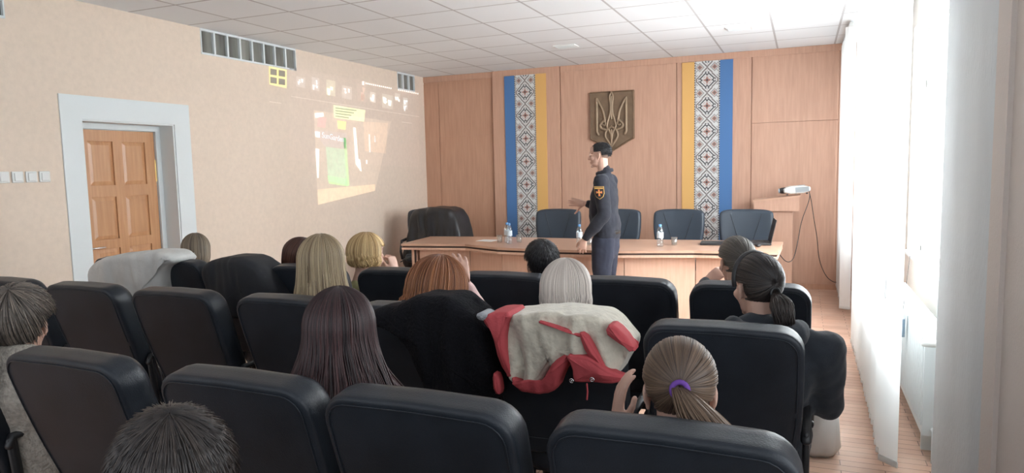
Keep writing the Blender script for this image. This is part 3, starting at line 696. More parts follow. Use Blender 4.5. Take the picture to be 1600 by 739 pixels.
for x,y,w_,h_,c,st in th:
    s_=q1('thumbnail',[(x,y),(x+w_,y+w_*.2),(x+w_,y+w_*.2+h_),(x,y+h_)],c,st*.5,.002)
    mb=MB(); r2=random.Random(x)
    for k in range(4):
        a=x+r2.uniform(0,w_*.6); b=y+3+r2.uniform(0,h_*.6); ww=r2.uniform(2,w_*.4); hh=r2.uniform(2,h_*.45); quad(mb,[(a,b),(a+ww,b+ww*.3),(a+ww*r2.uniform(.5,1),b+hh+1),(a+1,b+hh)],.003)
    mb.build('detail',light_img('thumb_detail_light',c,st*2.2),s_)
mb=MB(); x=571
quad(mb,[(566,127),(569,127.5),(569,133),(566,132.4)],.004)
for k in range(28):
    x=571+k*3.0
    if 14<=k<=16: continue
    y=129+(x-571)*.2; quad(mb,[(x,y),(x+1.6,y+.3),(x+1.6,y+2.4),(x,y+2.1)],.004)
mb.build('toolbar_icons',light_img('toolbar_light',(1,1,.95),1.2),t)
mb=MB(); quad(mb,[(421,158),(440,161),(440,162),(421,159.5)],.004); quad(mb,[(628,190),(644,192),(644,193),(628,191.4)],.004); quad(mb,[(455,150),(655,182),(655,183),(455,151)],.003)
mb.build('window_lines',light_img('line_light',(1,1,1),.22),t)
# product name on the box
fc=bpy.data.curves.new('product_name','FONT'); fc.body='SunGarden'; fc.size=.098; fc.extrude=.0005
fo=bpy.data.objects.new('product_name',fc); C.objects.link(fo); fo.parent=ph; fc.materials.append(light_img('lettering_light',(.95,1,1),.6))
a=W(503,211,0,PX+.006)-Vector((PX,7.7,2.0)); b=W(536,218,0,PX+.006)-Vector((PX,7.7,2.0)); e=(b-a).normalized()
up=Vector((0,0,1)); up=(up-e*up.dot(e)).normalized(); nn=e.cross(up)
mm=Matrix((e,up,nn)).transposed().to_4x4(); mm.translation=a-up*.03; fo.matrix_local=mm
bpy.context.view_layer.update(); me=bpy.data.meshes.new_from_object(fo.evaluated_get(bpy.context.evaluated_depsgraph_get())); lo=link('lettering',me,ph); lo.matrix_local=mm; bpy.data.objects.remove(fo)


# ---------------------------------------------------------------- people
def remesh(o,vox,smooth=2):
    m=o.modifiers.new('join','REMESH'); m.mode='VOXEL'; m.voxel_size=vox; m.use_smooth_shade=True
    if smooth: s=o.modifiers.new('soften','SMOOTH'); s.factor=.5; s.iterations=smooth
    return o
def folds(o,strength,size,tname='folds'):
    tx=bpy.data.textures.new(tname,'CLOUDS'); tx.noise_scale=size; tx.noise_depth=2
    d=o.modifiers.new('folds','DISPLACE'); d.texture=tx; d.strength=strength; d.mid_level=.5; d.texture_coords='LOCAL'; return o
def add_hand(mb,wrist,fdir,back,side=1,curl=(.25,.3,.25),spread=1.,scale=1.,thumb=0.,curls=None):
    """wrist point, direction of the fingers, direction of the back of the hand; side=+1 thumb towards fdir x back"""
    Y=Vector(fdir).normalized(); Z=Vector(back); Z=(Z-Y*Z.dot(Y)).normalized(); X=Y.cross(Z)*side
    def T(p): return Vector(wrist)+(X*p[0]+Y*p[1]+Z*p[2])*scale
    s=scale
    mb.tube([T((0,-.03,0)),T((0,.0,0)),T((.002,.03,0)),T((.0,.065,0)),T((0,.085,0))],[(.026*s,.020*s),(.027*s,.018*s),(.038*s,.016*s),(.041*s,.014*s),(.036*s,.010*s)],12,up=X)
    mb.ell(T((.022,.03,-.008)),(.017*s,.017*s,.017*s),n=8)
    for k,(bx,by,L,sp) in enumerate(((.031,.082,.070,.16),(.0105,.088,.079,.03),(-.0105,.085,.073,-.08),(-.031,.076,.056,-.22))):
        cu=curls[k] if curls else curl
        p=Vector((bx,by,0)); pts=[T(p*.8),T(p)]; a=0; rr=[.0095*s,.0095*s]
        for j,(fr,c) in enumerate(zip((.45,.30,.25),cu)):
            a+=c; d=Vector((math.sin(sp*spread)*math.cos(a),math.cos(sp*spread)*math.cos(a),-math.sin(a))); p=p+d*L*fr; pts.append(T(p)); rr.append((.0088-.0008*j)*s)
        mb.tube(pts,rr,8)
    p0=(.024,.015,-.008); p1=(.048,.042,-.016-.01*thumb); p2=(.060-.02*thumb,.068,-.020-.02*thumb); p3=(.062-.035*thumb,.092,-.022-.03*thumb)
    mb.tube([T(p0),T(p1),T(p2),T(p3)],[.014*s,.0115*s,.0100*s,.0085*s],8)
HEADV=[]
def add_head(mb,T,ears=True,s=1.0):
    def P(x,y,z): return T@Vector((x*s,y*s,z*s))
    R=T.to_euler()
    def E(c,r,rot=None):
        n0=len(mb.v); mb.ell((0,0,0),tuple(q*s for q in r),rot=rot)
        for i in range(n0,len(mb.v)): mb.v[i]=tuple(T@(Vector(mb.v[i])+Vector(c)*s))
    E((0,-.012,.035),(.074,.094,.084)); E((0,.03,-.025),(.060,.066,.082)); E((0,.030,-.075),(.050,.050,.036),(R_(-12),0,0)); E((0,.078,-.100),(.022,.018,.017))
    E((0,.066,.028),(.052,.028,.016)); E((0,.078,.055),(.045,.018,.03))
    for q in (-1,1):
        E((q*.038,.062,-.028),(.024,.026,.022)); E((q*.032,.084,.008),(.013,.010,.010))
        if ears: E((q*.078,-.004,-.008),(.008,.019,.031),(R_(12),0,q*R_(22))); E((q*.075,.002,-.036),(.007,.009,.012))
    mb.tube([P(0,.086,.018),P(0,.098,-.006),P(0,.112,-.030)],[.008*s,.010*s,.013*s],10); E((0,.100,-.034),(.018,.012,.009))
    E((0,.092,-.060),(.024,.012,.006)); E((0,.089,-.071),(.021,.012,.007))
    mb.tube([P(0,-.015,-.02),P(0,-.022,-.10),P(0,-.042,-.19)],[.056*s,.053*s,.060*s],14)
# hair ----------------------------------------------------
def hair(par,T,style,m,seed=1,s=1.0,L=.2,strands=420,pole=0.,wave=0.,flare=.0,puff=0.,tie=(0,-.10,.0),taildir=(0,-.3,-1),tail_len=.2,tailr=.03,name='hair',nape=-.085,rad=.0021,fringe=False,curl_in=0.,face=.045,inc=.0,Lside=None,ragged=.08,ztop=None,wf=9,fz=.058):
    rn=random.Random(seed)
    R=Vector((.084+puff,.104+puff,.096+puff)); c=Vector((0,-.012,.034))
    rp=Matrix.Rotation(pole,3,'X')      # pole>0 tips the crown to the back
    long=style in('long','bob')
    def face_cut(q):
        if ztop is not None and q.z<ztop+.25*max(0,q.y): return True   # q relative to head centre
        if q.y>face and q.z<fz+.3*max(0,q.y-face)*(fz>.06): return True
        if not long and q.y>.012 and q.z<.018 : return True
        if not long and abs(q.x)>.060 and abs(q.y+.002)<.028 and q.z<.026: return True
        if not long and q.z<nape: return True
        return False
    th_w=PI*.52 if long else PI*.97
    def path(phi,jit,n=14):
        d=Vector((math.cos(phi),math.sin(phi),0)); pts=[]; nn=n if not long else 9
        end=th_w
        for i in range(nn+1):
            th=.02+(end-.02)*i/nn
            u=Vector((math.sin(th)*d.x,math.sin(th)*d.y,math.cos(th))); u=rp@u if not long else u
            q=c+Vector((u.x*R.x,u.y*R.y,u.z*R.z))*(1+jit)
            if face_cut(q) and not(fringe and q.z>.02 and long): break
            pts.append(q)
        if long and len(pts)==nn+1:
            bk=max(0,-d.y); LL=(L if Lside is None else Lside+(L-Lside)*bk)*(1+rn.uniform(-ragged,ragged*.6)); 
            base=pts[-1]; o=Vector((d.x,d.y,0)); m_=10; ph=rn.uniform(0,6)
            for k in range(1,m_+1):
                f=k/m_; off=flare*f*f if flare>0 else 0
                off+=-curl_in*f**3
                w=wave*math.sin(f*wf+ph*.5+phi*3)*min(1,f*2)
                q=base+Vector((0,0,-LL*f))+o*(off+w)+Vector((0,.018*f*bk,0))+Vector((-d.y,d.x,0))*w*.8
                pts.append(q)
        return pts
    # scalp shell
    sh=MB(); n=56; rowsn=24 if long else 15; vs=[]; ok=[]
    for j in range(n):
        st=rn.getstate(); p=path(2*PI*j/n,-.012); k=len(p)
        for i in range(rowsn): 
            ok.append(i<k); vs.append(T@(p[min(i,k-1)]*s) if k else T@(c*s))
    fs=[]
    for j in range(n):
        for i in range(rowsn-1):
            a,b=j*rowsn+i,((j+1)%n)*rowsn+i
            if ok[a+1] and ok[b+1]: fs.append((a,b,b+1,a+1))
            elif ok[a+1] and ok[b]: fs.append((a,b,a+1))
            elif ok[b+1] and ok[a]: fs.append((a,b,b+1))
    for q in vs: pass
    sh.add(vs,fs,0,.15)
    for k in range(strands):
        phi=rn.uniform(0,2*PI); jit=rn.uniform(-.004,.028)+(rn.uniform(0,.05)*inc); p=path(phi,jit)
        if len(p)<4: continue
        if style=='short':
            a=rn.randint(0,max(0,len(p)-5)); p=p[a:a+rn.randint(4,6)]; tip=p[-1]; p[-1]=tip+(tip-c).normalized()*rn.uniform(.0,.008)
        tone=max(0,min(1,rn.gauss(.48,.30))); ph=rn.uniform(0,6)
        if style=='short': rr=[rad]*(len(p)-1)+[rad*.3]
        else: rr=[rad]+[rad*rn.uniform(1,1.9)]*(len(p)-2)+[rad*.35]
        P=[T@(q*s) for q in p]
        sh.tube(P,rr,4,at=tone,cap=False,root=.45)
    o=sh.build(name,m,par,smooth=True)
    if style=='pony':
        tb=MB(); t0=Vector(tie); D=Vector(taildir).normalized(); side=Vector((1,0,0))
        for k in range(int(strands*.8)):
            a=rn.uniform(0,2*PI); ra=math.sqrt(rn.random()); pts=[]; ph=rn.uniform(0,6); LL=tail_len*rn.uniform(.75,1.05)
            dn=D.cross(side).normalized()
            for i in range(9):
                f=i/8; r=tailr*(.35+1.0*math.sin(min(1,f*1.5)*PI/2))*(1-.35*f*f)
                g=t0+D*LL*f+Vector((0,-.028*math.sin(min(1,f*2)*PI/2),-.0)) + Vector((0,0,-.02*f*f))
                pts.append(T@((g+(side*math.cos(a)+dn*math.sin(a))*r*ra+Vector((wave*math.sin(f*8+ph),0,wave*.5*math.cos(f*7+ph)))*f)*s))
            tb.tube(pts,[rad,rad*1.7,rad*1.8,rad*1.8,rad*1.7,rad*1.5,rad*1.3,rad,rad*.3],4,at=max(0,min(1,rn.gauss(.6,.22))),cap=False)
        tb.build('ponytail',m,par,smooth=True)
    return o
def person(label,x,y,top,yaw=0.,tilt=0.,roll=0.,skin=None,shirt=None,trouser=None,shw=.165,arms=None,hs=1.0,vox=.008,ears=True,headyaw=None,bulk=1.0,sleeve_len=1.0,hands=None,standing=False,collar=None,shirt_name='sweater',neck_open=.0,hood=False,lift=.06):
    """seated figure at head position (x,y) with the crown at height top, all children in world axes"""
    t=thing('person',label,'person',(x,y,0)); O=Vector((x,y,0)); k=.48; hc=Vector((0,0,top-.127*hs))
    Ry=Matrix.Rotation(yaw,3,'Z'); hy=headyaw if headyaw is not None else yaw
    TH=Matrix.Translation(hc)@Euler((tilt,roll,hy),'XYZ').to_matrix().to_4x4()
    body=MB(); add_head(body,TH,ears,hs)
    nb=TH@Vector((0,-.045,-.185)); sz=nb.z-.055+lift; hipz=.50; hy_=-.10
    def B(px,py,pz): return Ry@Vector((px,py,pz))
    cy=nb.y
    body.tube([B(0,0,0)+Vector((0,hy_+.1,hipz)),Vector((0,cy*.5,(hipz+sz)/2)),Vector((nb.x,cy,sz-.03))],[(.12,.085),(.11,.08),(.12,.065)],16,up=B(1,0,0))
    sh={}
    for q in (-1,1):
        S0=Vector((nb.x,cy,sz-.02))+B(q*shw,0,-.015-max(0,lift-.04)*.8)
        A=(arms or {}).get(q)
        if A: el,wr=[Vector(a)-O for a in A]
        else: el=S0+B(q*.05,.05,-.27); wr=el+B(-q*.10,.24,-.02)
        sh[q]=(S0,el,wr)
        body.tube([Vector((nb.x,cy,sz)),S0],[.045,.042],10); body.tube([S0,el],[.042,.034],10); body.tube([el,wr],[.034,.024],10)
        hd=(hands or {}).get(q,dict(f=(wr-el),b=Vector((0,0,1)) if not A else B(q,0,0),curl=(.4,.5,.4)))
        add_hand(body,wr+(Vector(hd['f']).normalized()*.01),hd['f'],hd['b'],side=hd.get('side',q*-1),curl=hd.get('curl',(.3,.4,.3)),curls=hd.get('curls'),thumb=hd.get('thumb',.3),scale=.95,spread=hd.get('spread',1))
        # legs
        hp=B(q*.09,.0,hipz)+Vector((0,hy_+.1,0)); kn=B(q*.12,.40,.49); an=B(q*.12,.36,.10)
        body.tube([hp,kn,an],[.065,.045,.035],10)
    remesh(body.build('body',M[skin or 'skin'],t),vox)
    # clothing
    mb=MB(); b=bulk
    mb.tube([Vector((0,hy_+.1,hipz-.04)),Vector((0,hy_+.10,hipz+.06)),Vector((0,cy*.5,(hipz+sz)/2)),Vector((nb.x,cy,sz-.10)),Vector((nb.x,cy,sz-.035))],[(.155*b,.105*b),(.165*b,.115*b),(.155*b,.11*b),(.165*b,.105*b),(.11*b,.07*b)],20,up=B(1,0,0))
    mb.tube([Vector((nb.x,cy,sz-.04)),Vector((nb.x,cy,sz))+ (nb-Vector((nb.x,cy,sz)))*.4],[(.088,.075),(.066,.064)],16,up=B(1,0,0))
    for q,(S0,el,wr) in sh.items():
        mb.tube([Vector((nb.x,cy,sz-.015)),S0+B(-q*.02,0,.0)],[.05*b,.057*b],12)
        mb.tube([S0,(S0+el)/2,el],[.062*b,.056*b,.050*b],12); w2=el+(wr-el)*sleeve_len*.93; mb.tube([el,(el+w2)/2,w2],[.050*b,.046*b,.037*b],12)
    o=remesh(mb.build(shirt_name,shirt,t),.012,8); folds(o,.022,.09)
    mb=MB()
    for q in (-1,1):
        hp=B(q*.09,.0,hipz-.02)+Vector((0,hy_+.1,0)); kn=B(q*.12,.40,.49); an=B(q*.12,.36,.12); mb.tube([hp,kn,an],[.095,.068,.052],12)
    remesh(mb.build('trousers',trouser or M['black_cloth'],t),.016)
    for q in (-1,1):
        MB().tube([B(q*.12,.33,.045),B(q*.12,.42,.04),B(q*.125,.54,.032)],[(.036,.042),(.043,.036),(.036,.028)],12).build('shoe',M['shoe'],t,smooth=True)
    if collar:
        mb=MB(); P=[]
        for i in range(17):
            a=2*PI*i/16; P.append(nb+Vector((.070*math.cos(a),.066*math.sin(a)+.01,.02)))
        mb.tube(P,[(collar[0],collar[1])]*17,8,up=(0,0,1)); remesh(mb.build('collar',shirt,t),.01)
    return t,TH
HM={'ash':hairmat('ash_blonde_hair',(.10,.075,.055),(.33,.26,.18)),'redbrown':hairmat('red_brown_hair',(.04,.014,.011),(.16,.07,.045)),
'blonde':hairmat('blonde_hair',(.20,.14,.085),(.58,.46,.29)),'gold':hairmat('golden_blonde_hair',(.35,.21,.09),(.78,.58,.30)),
'ginger':hairmat('ginger_hair',(.13,.045,.022),(.50,.21,.09)),'black':hairmat('black_hair',(.008,.008,.010),(.035,.032,.035)),
'platinum':hairmat('platinum_hair',(.42,.36,.32),(.88,.80,.73)),'auburn':hairmat('dark_auburn_hair',(.018,.010,.012),(.085,.038,.038)),
'brown':hairmat('brown_hair',(.05,.032,.025),(.20,.13,.085)),'dark':hairmat('dark_brown_hair',(.014,.012,.013),(.06,.045,.038)),
'greybrown':hairmat('grey_brown_hair',(.07,.06,.055),(.26,.21,.17)),'greydark':hairmat('grey_dark_hair',(.05,.045,.04),(.19,.165,.14))}
K={n:cloth(n+'_knit',c) for n,c in dict(grey=(.30,.31,.33),darkgreen=(.02,.035,.032),black=(.014,.015,.018),yellow=(.42,.40,.20),pink=(.62,.42,.40),cream=(.55,.51,.46),navy=(.022,.028,.038),charcoal=(.03,.032,.037),mauve=(.20,.16,.18)).items()}
M['cream_knit']=mat('cream_cable_knit',(.42,.38,.33),.95,var=.25,vscale=60,bump=.9,bscale=110)
V=Vector
# A: cropped dark head at the very front
p_,T=person('person with short cropped dark hair, lowest in the photo, seen from behind',-.905,.76,1.238,yaw=R_(20),headyaw=R_(52),shirt=K['charcoal'],hs=1.06)
hair(p_,T,'short',HM['dark'],3,s=1.07,strands=3000,pole=R_(12),rad=.0012,puff=.0,inc=.1)
# B: grey-brown hair, cream sweater
p_,T=person('person with short grey-brown hair in a cream knitted sweater at the left edge',-2.74,1.68,1.180,yaw=R_(10),headyaw=R_(36),tilt=R_(-8),shirt=M['cream_knit'],shw=.20,bulk=1.22,hs=1.05,lift=.13,collar=(.018,.03))
hair(p_,T,'short',HM['greybrown'],5,s=1.08,strands=1500,pole=R_(38),rad=.0021,puff=.012,inc=1.5,nape=-.10)
# C ash blonde bob
p_,T=person('person with an ash blonde bob in grey, far left beside the white coat',-3.86,3.56,1.195,yaw=R_(-6),headyaw=R_(25),tilt=R_(-8),shirt=K['grey'])
hair(p_,T,'bob',HM['ash'],7,L=.115,strands=620,curl_in=.03,flare=.015,ragged=.12,inc=.5)
# D red brown, leaning
p_,T=person('person with reddish brown hair leaning between the black coat and long blonde hair',-2.93,3.52,1.185,yaw=R_(-10),headyaw=R_(-38),tilt=R_(-16),roll=R_(10),shirt=K['darkgreen'],bulk=1.05,arms={-1:(V((-3.13,3.52,.80)),V((-3.05,3.72,.98)))})
hair(p_,T,'bob',HM['redbrown'],9,L=.13,strands=480,curl_in=.02,puff=.004)
# E long blonde
p_,T=person('person with long straight blonde hair reaching the shoulders',-2.20,2.80,1.262,yaw=R_(-8),headyaw=R_(15),tilt=R_(-2),shirt=K['black'])
hair(p_,T,'long',HM['blonde'],11,L=.285,s=1.08,strands=900,flare=.05,puff=.014,ragged=.16,wave=.005,wf=6,inc=.8,rad=.0018)
# F short golden blonde, hand at chin with pen
px=-2.47; hw_=W(606,425,1,3.70)
p_,T=person('person with short golden blonde hair in a yellow-green top, pen at the chin',px,3.58,1.205,yaw=R_(-14),headyaw=R_(-25),tilt=R_(-5),shirt=K['yellow'],vox=.005,arms={1:(V((px+.20,3.80,.74)),V((px+.125,3.70,.975)))},hands={1:dict(f=V((-.35,.05,.9)),b=V((.9,-.2,.3)),curl=(.9,1.1,.7),side=-1)})
hair(p_,T,'bob',HM['gold'],13,L=.085,strands=620,curl_in=.02,puff=.012,wave=.006,inc=1.1,ragged=.22)
tag(MB().tube([V((0,0,0)),V((.055,.02,.035))],.0035,8).tube([V((.055,.02,.035)),V((.062,.0225,.0395))],.0018,6).build('pen',M['black_plastic'],smooth=True),'dark pen held by the golden blonde person at the chin','pen').location=V((px+.15,3.72,1.03))
# G ginger curls, arm raised
px=-1.47
p_,T=person('person with curly ginger hair in pale pink, one hand raised to the head',px,2.66,1.175,yaw=R_(-12),tilt=R_(-14),roll=R_(0),shirt=K['pink'],vox=.005,arms={1:(W(752,492,1,2.78),W(727,445,1,2.74))},hands={1:dict(f=V((-.25,.0,.95)),b=V((.6,-.75,.2)),curl=(.35,.5,.4),side=-1)})
hair(p_,T,'long',HM['ginger'],15,L=.175,strands=1500,flare=.06,puff=.034,wave=.014,wf=16,inc=2.4,rad=.0015,ragged=.25)
# H black short hair
p_,T=person('person with short black hair and dark clothes, near the table, before the officer',-1.315,3.55,1.20,yaw=R_(-8),headyaw=R_(35),shirt=K['black'],tilt=R_(-4))
hair(p_,T,'short',HM['black'],17,strands=1500,pole=R_(35),rad=.0017,puff=.006,nape=-.10,inc=.4)
# I platinum bob
p_,T=person('person with a smooth platinum blonde bob above the red and cream coat',-.885,2.68,1.205,yaw=R_(-3),tilt=R_(-3),shirt=K['mauve'])
hair(p_,T,'bob',HM['platinum'],19,L=.105,s=1.1,strands=1400,curl_in=.045,flare=.028,puff=.004,ragged=.10,rad=.0016,inc=.5,wave=.003)
# J long dark auburn
p_,T=person('person with long dark auburn hair and black top, near the middle of the photo',-1.325,1.76,1.212,yaw=R_(-8),headyaw=R_(22),tilt=R_(-4),shirt=K['black'],bulk=1.1,shw=.185)
hair(p_,T,'long',HM['auburn'],21,L=.275,s=1.12,strands=1900,flare=.12,puff=.008,wave=.008,wf=5,inc=.8,rad=.0015,ragged=.14)
# K brown ponytail with purple tie
px=-.265; el=W(945,760,1,1.84); wr=W(962,668,1,1.78)
p_,T=person('person with a brown ponytail in a purple tie, hand at the cheek',px,1.66,1.18,yaw=R_(0),headyaw=R_(9),tilt=R_(-16),shirt=K['charcoal'],vox=.005,arms={-1:(el,wr)},hands={-1:dict(f=V((.10,.12,.98)),b=V((-.85,-.45,0)),curl=(.15,.3,.25),side=1,thumb=.2,spread=-.1)})
hair(p_,T,'pony',HM['brown'],23,strands=1300,pole=R_(100),tie=(0,-.118,.012),taildir=(.55,-.06,-.72),tail_len=.30,tailr=.052,rad=.0013,puff=.001,wave=.006,nape=-.095)
o=MB(); o.tube([T@V((.018*math.cos(a),-.122-.003*math.cos(a),.012+.018*math.sin(a)-.004)) for a in [2*PI*i/16 for i in range(17)]],.0062,8); o.build('hair_tie',mat('purple_tie',(.14,.05,.30),.8),p_,smooth=True)
# L dark ponytail and headband
px=-.155
p_,T=person('person with headband and dark ponytail in a black hooded top by the aisle',px,2.80,1.25,yaw=R_(2),headyaw=R_(36),lift=.10,tilt=R_(-5),shirt=K['navy'],bulk=1.28,shw=.205,arms={1:(V((.10,2.86,.67)),V((-.02,3.20,.64)))},shirt_name='hoodie')
hair(p_,T,'pony',HM['dark'],25,strands=1300,pole=R_(96),tie=(0,-.115,-.012),taildir=(.02,-.25,-.95),tail_len=.10,tailr=.034,rad=.0013,puff=.002,wave=.005,nape=-.09)
o=MB(); o.tube([T@V((.091*math.cos(a),.012+.0*math.sin(a),.034+.104*math.sin(a))) for a in [R_(-14)+R_(208)*i/24 for i in range(25)]],[(.010,.004)]*25,8,up=(0,1,0)); o.build('headband',M['black_plastic'],p_,smooth=True)
mb=MB(); nb=T@V((0,-.045,-.185)); mb.tube([nb+V((.115*math.cos(a),-.03+.085*math.sin(a),.045-.035*max(0,-math.sin(a)))) for a in [R_(175)+R_(190)*i/12 for i in range(13)]],[.035,.045,.05,.055,.06,.06,.062,.06,.06,.055,.05,.045,.035],12); folds(remesh(mb.build('hood',K['navy'],p_),.012),.02,.06)
mb=MB(); mb.tube([T@V((.018*math.cos(a),-.118,-.012+.018*math.sin(a))) for a in [2*PI*i/16 for i in range(17)]],.005,8); mb.build('hair_tie',M['black_plastic'],p_,smooth=True)
# M greyish ponytail at the front
px=-.30; el=W(1092,470,1,3.70); wr=W(1103,440,1,3.80)
p_,T=person('person with greyish dark hair tied back, nearest the laptops, one hand raised',px,3.62,1.232,yaw=R_(10),headyaw=R_(30),tilt=R_(-6),shirt=K['charcoal'],vox=.005,arms={-1:(el,wr)},hands={-1:dict(f=V((.75,.15,.55)),b=V((-.2,-.9,.4)),curls=((.1,.2,.1),(.7,.9,.5),(.9,1.0,.6),(1.0,1.0,.6)),side=1,thumb=-.3)})
hair(p_,T,'pony',HM['greydark'],27,strands=1200,pole=R_(100),tie=(0,-.115,-.005),taildir=(-.12,-.15,-.95),tail_len=.24,tailr=.036,rad=.0013,puff=.001,nape=-.09)

# the officer, standing, facing the left wall (local front is -x)
OX,OY=-1.745,6.50
t=thing('person','standing officer in a navy uniform, one hand held out, before the table','person',(OX,OY,0),PI/2)
hc=V((.0,.045,1.703)); TH=Matrix.Translation(hc)@Euler((R_(0),0,0)).to_matrix().to_4x4()
mb=MB(); add_head(mb,TH,True,1.0)
LS,LE,LW=V((-.195,-.015,1.455)),V((-.255,-.06,1.16)),V((-.235,.135,.925))
RS,RE,RWr=V((.195,.0,1.455)),V((.235,.03,1.17)),V((.13,.235,1.235))
mb.tube([V((0,-.01,.95)),V((0,.0,1.2)),V((0,-.01,1.42))],[(.13,.09),(.13,.09),(.13,.07)],16,up=(1,0,0)); mb.tube([V((0,0,1.42)),V((0,.01,1.56))],[.055,.054],14)
for a,b,c_ in ((LS,LE,LW),(RS,RE,RWr)): mb.tube([V((0,-.01,1.43)),a+V((0,0,-.03))],[.05,.04],10); mb.tube([a+V((0,0,-.03)),b,c_],[.04,.036,.027],10)
add_hand(mb,LW+V((0,.008,-.01)),V((.03,.28,-.95)),V((-.9,-.1,0)),side=1,curl=(.35,.45,.35),thumb=.2)
add_hand(mb,RWr+V((0,.015,.002)),V((-.05,.97,.12)),V((.95,.05,.1)),side=1,curl=(.08,.12,.1),thumb=-1.6,spread=.7)
for q in (-1,1): mb.tube([V((q*.085,0,.94)),V((q*.095,.015,.50)),V((q*.10,-.02,.10))],[.08,.055,.04],12)
remesh(mb.build('body',M['skin'],t),.0045)
mb=MB()
mb.tube([V((0,-.015,.93)),V((0,-.01,1.02)),V((0,.015,1.14)),V((0,.012,1.30)),V((0,-.005,1.42)),V((0,-.005,1.49))],[(.175,.125),(.18,.135),(.185,.14),(.195,.13),(.17,.105),(.10,.07)],20,up=(1,0,0))
mb.tube([V((0,-.005,1.47)),V((0,.008,1.555))],[(.075,.078),(.062,.066)],16)
mb.tube([V((-.05,0,1.485)),LS+V((.01,0,0))],[.05,.065],12); mb.tube([V((.05,0,1.485)),RS],[.05,.065],12)
mb.tube([LS,(LS+LE)/2+V((-.01,0,0)),LE],[.075,.072,.062],14); mb.tube([LE,(LE+LW)/2,LW+V((0,-.012,.015))],[.062,.060,.040],14)
mb.tube([RS,(RS+RE)/2,RE],[.075,.070,.060],14); mb.tube([RE,RWr+V((.01,-.03,-.005))],[.060,.040],14)
o=remesh(mb.build('uniform_jacket',M['uniform'],t),.010,3); folds(o,.024,.10)
mb=MB(); P=[V((.078*math.cos(a),.004+.076*math.sin(a),1.545-.02*math.sin(a))) for a in [R_(100)+R_(340)*i/16 for i in range(17)]]; mb.tube(P,[(.010,.020)]*17,8,up=(1,0,0)); remesh(mb.build('collar',M['uniform'],t),.007)
mb=MB()
mb.tube([V((0,-.01,.82)),V((0,-.01,.98))],[(.165,.125),(.165,.125)],20,up=(1,0,0))
for q in (-1,1): mb.tube([V((q*.085,-.005,.90)),V((q*.09,.01,.70)),V((q*.095,.015,.48)),V((q*.10,-.005,.08))],[(.095,.115),(.088,.105),(.075,.085),(.065,.075)],14,up=(1,0,0))
folds(remesh(mb.build('trousers',M['uniform_trousers'],t),.012,2),.018,.10)
mb=MB(); mb.tube([V((.17*math.cos(a),-.01+.13*math.sin(a),.975)) for a in [2*PI*i/24 for i in range(25)]],[(.004,.02)]*25,6,up=(1,0,0)); mb.build('belt',M['shoe'],t,smooth=True)
for q in (-1,1): MB().tube([V((q*.10,-.07,.055)),V((q*.10,.05,.05)),V((q*.105,.18,.035))],[(.045,.054),(.052,.046),(.042,.032)],14).build('shoe',M['shoe'],t,smooth=True)
hair(t,TH,'short',HM['black'],31,strands=2600,pole=R_(-5),rad=.0010,puff=-.005,nape=-.02,face=.046,s=1.0,ztop=-.012,fz=.078)
fd=hair(t,TH,'short',hairmat('faded_hair_stubble',(.20,.13,.10),(.20,.13,.10),.6),33,strands=0,pole=R_(-5),puff=-.010,nape=-.075,face=.060,name='faded_hair')
for q in (-1,1):
    MB().ell(TH@V((q*.032,.0905,.006)),(.011,.006,.006)).build('eye',M['white_plastic'],t,smooth=True); MB().tube([TH@V((q*.018,.099,.026)),TH@V((q*.050,.089,.028))],[.0035,.0028],6).build('eyebrow',HM['black'],t,smooth=True)
# sleeve patch: a small shield with an orange cross on black
def patchf(poly,d,m,name,par):
    C0=(LS+LE)/2+V((-.085,.01,.055)); ex=V((.0,1,0)); ez=(LS-LE).normalized(); nx=V((-1,0,-.12)).normalized()
    mb=MB(); n=len(poly); vs=[C0-ex*a+ez*b+nx*(d-(a*a)*4.) for a,b in poly]+[C0-ex*a+ez*b+nx*(d-.006-(a*a)*4.) for a,b in poly]
    mb.add(vs,[tuple(range(n)),tuple(reversed(range(n,2*n)))]+[(i,n+i,n+(i+1)%n,(i+1)%n) for i in range(n)]); return mb.build(name,m,par)
gold=mat('gold_thread',(.62,.36,.10),.6); org=mat('orange_thread',(.70,.22,.08),.7); blk=mat('black_thread',(.015,.015,.018),.8)
sp=[(-.042,.05),(.042,.05),(.042,-.01),(.030,-.04),(0,-.06),(-.030,-.04),(-.042,-.01)]
pt=patchf([(a*1.1,b*1.1) for a,b in sp],.004,gold,'sleeve_patch',t); patchf(sp,.006,blk,'patch_field',pt)
patchf([(-.040,.045),(.040,.045),(.040,.032),(-.040,.032)],.0078,gold,'patch_band',pt)
patchf([(-.008,.026),(.008,.026),(.005,.004),(.028,.012),(.028,-.010),(.005,-.004),(.009,-.034),(-.009,-.034),(-.005,-.004),(-.028,-.010),(-.028,.012),(-.005,.004)],.0078,org,'patch_cross',pt)
patchf([(.011*math.cos(a),.001+.011*math.sin(a)) for a in [PI*i/5 for i in range(10)]],.0088,gold,'patch_centre',pt)

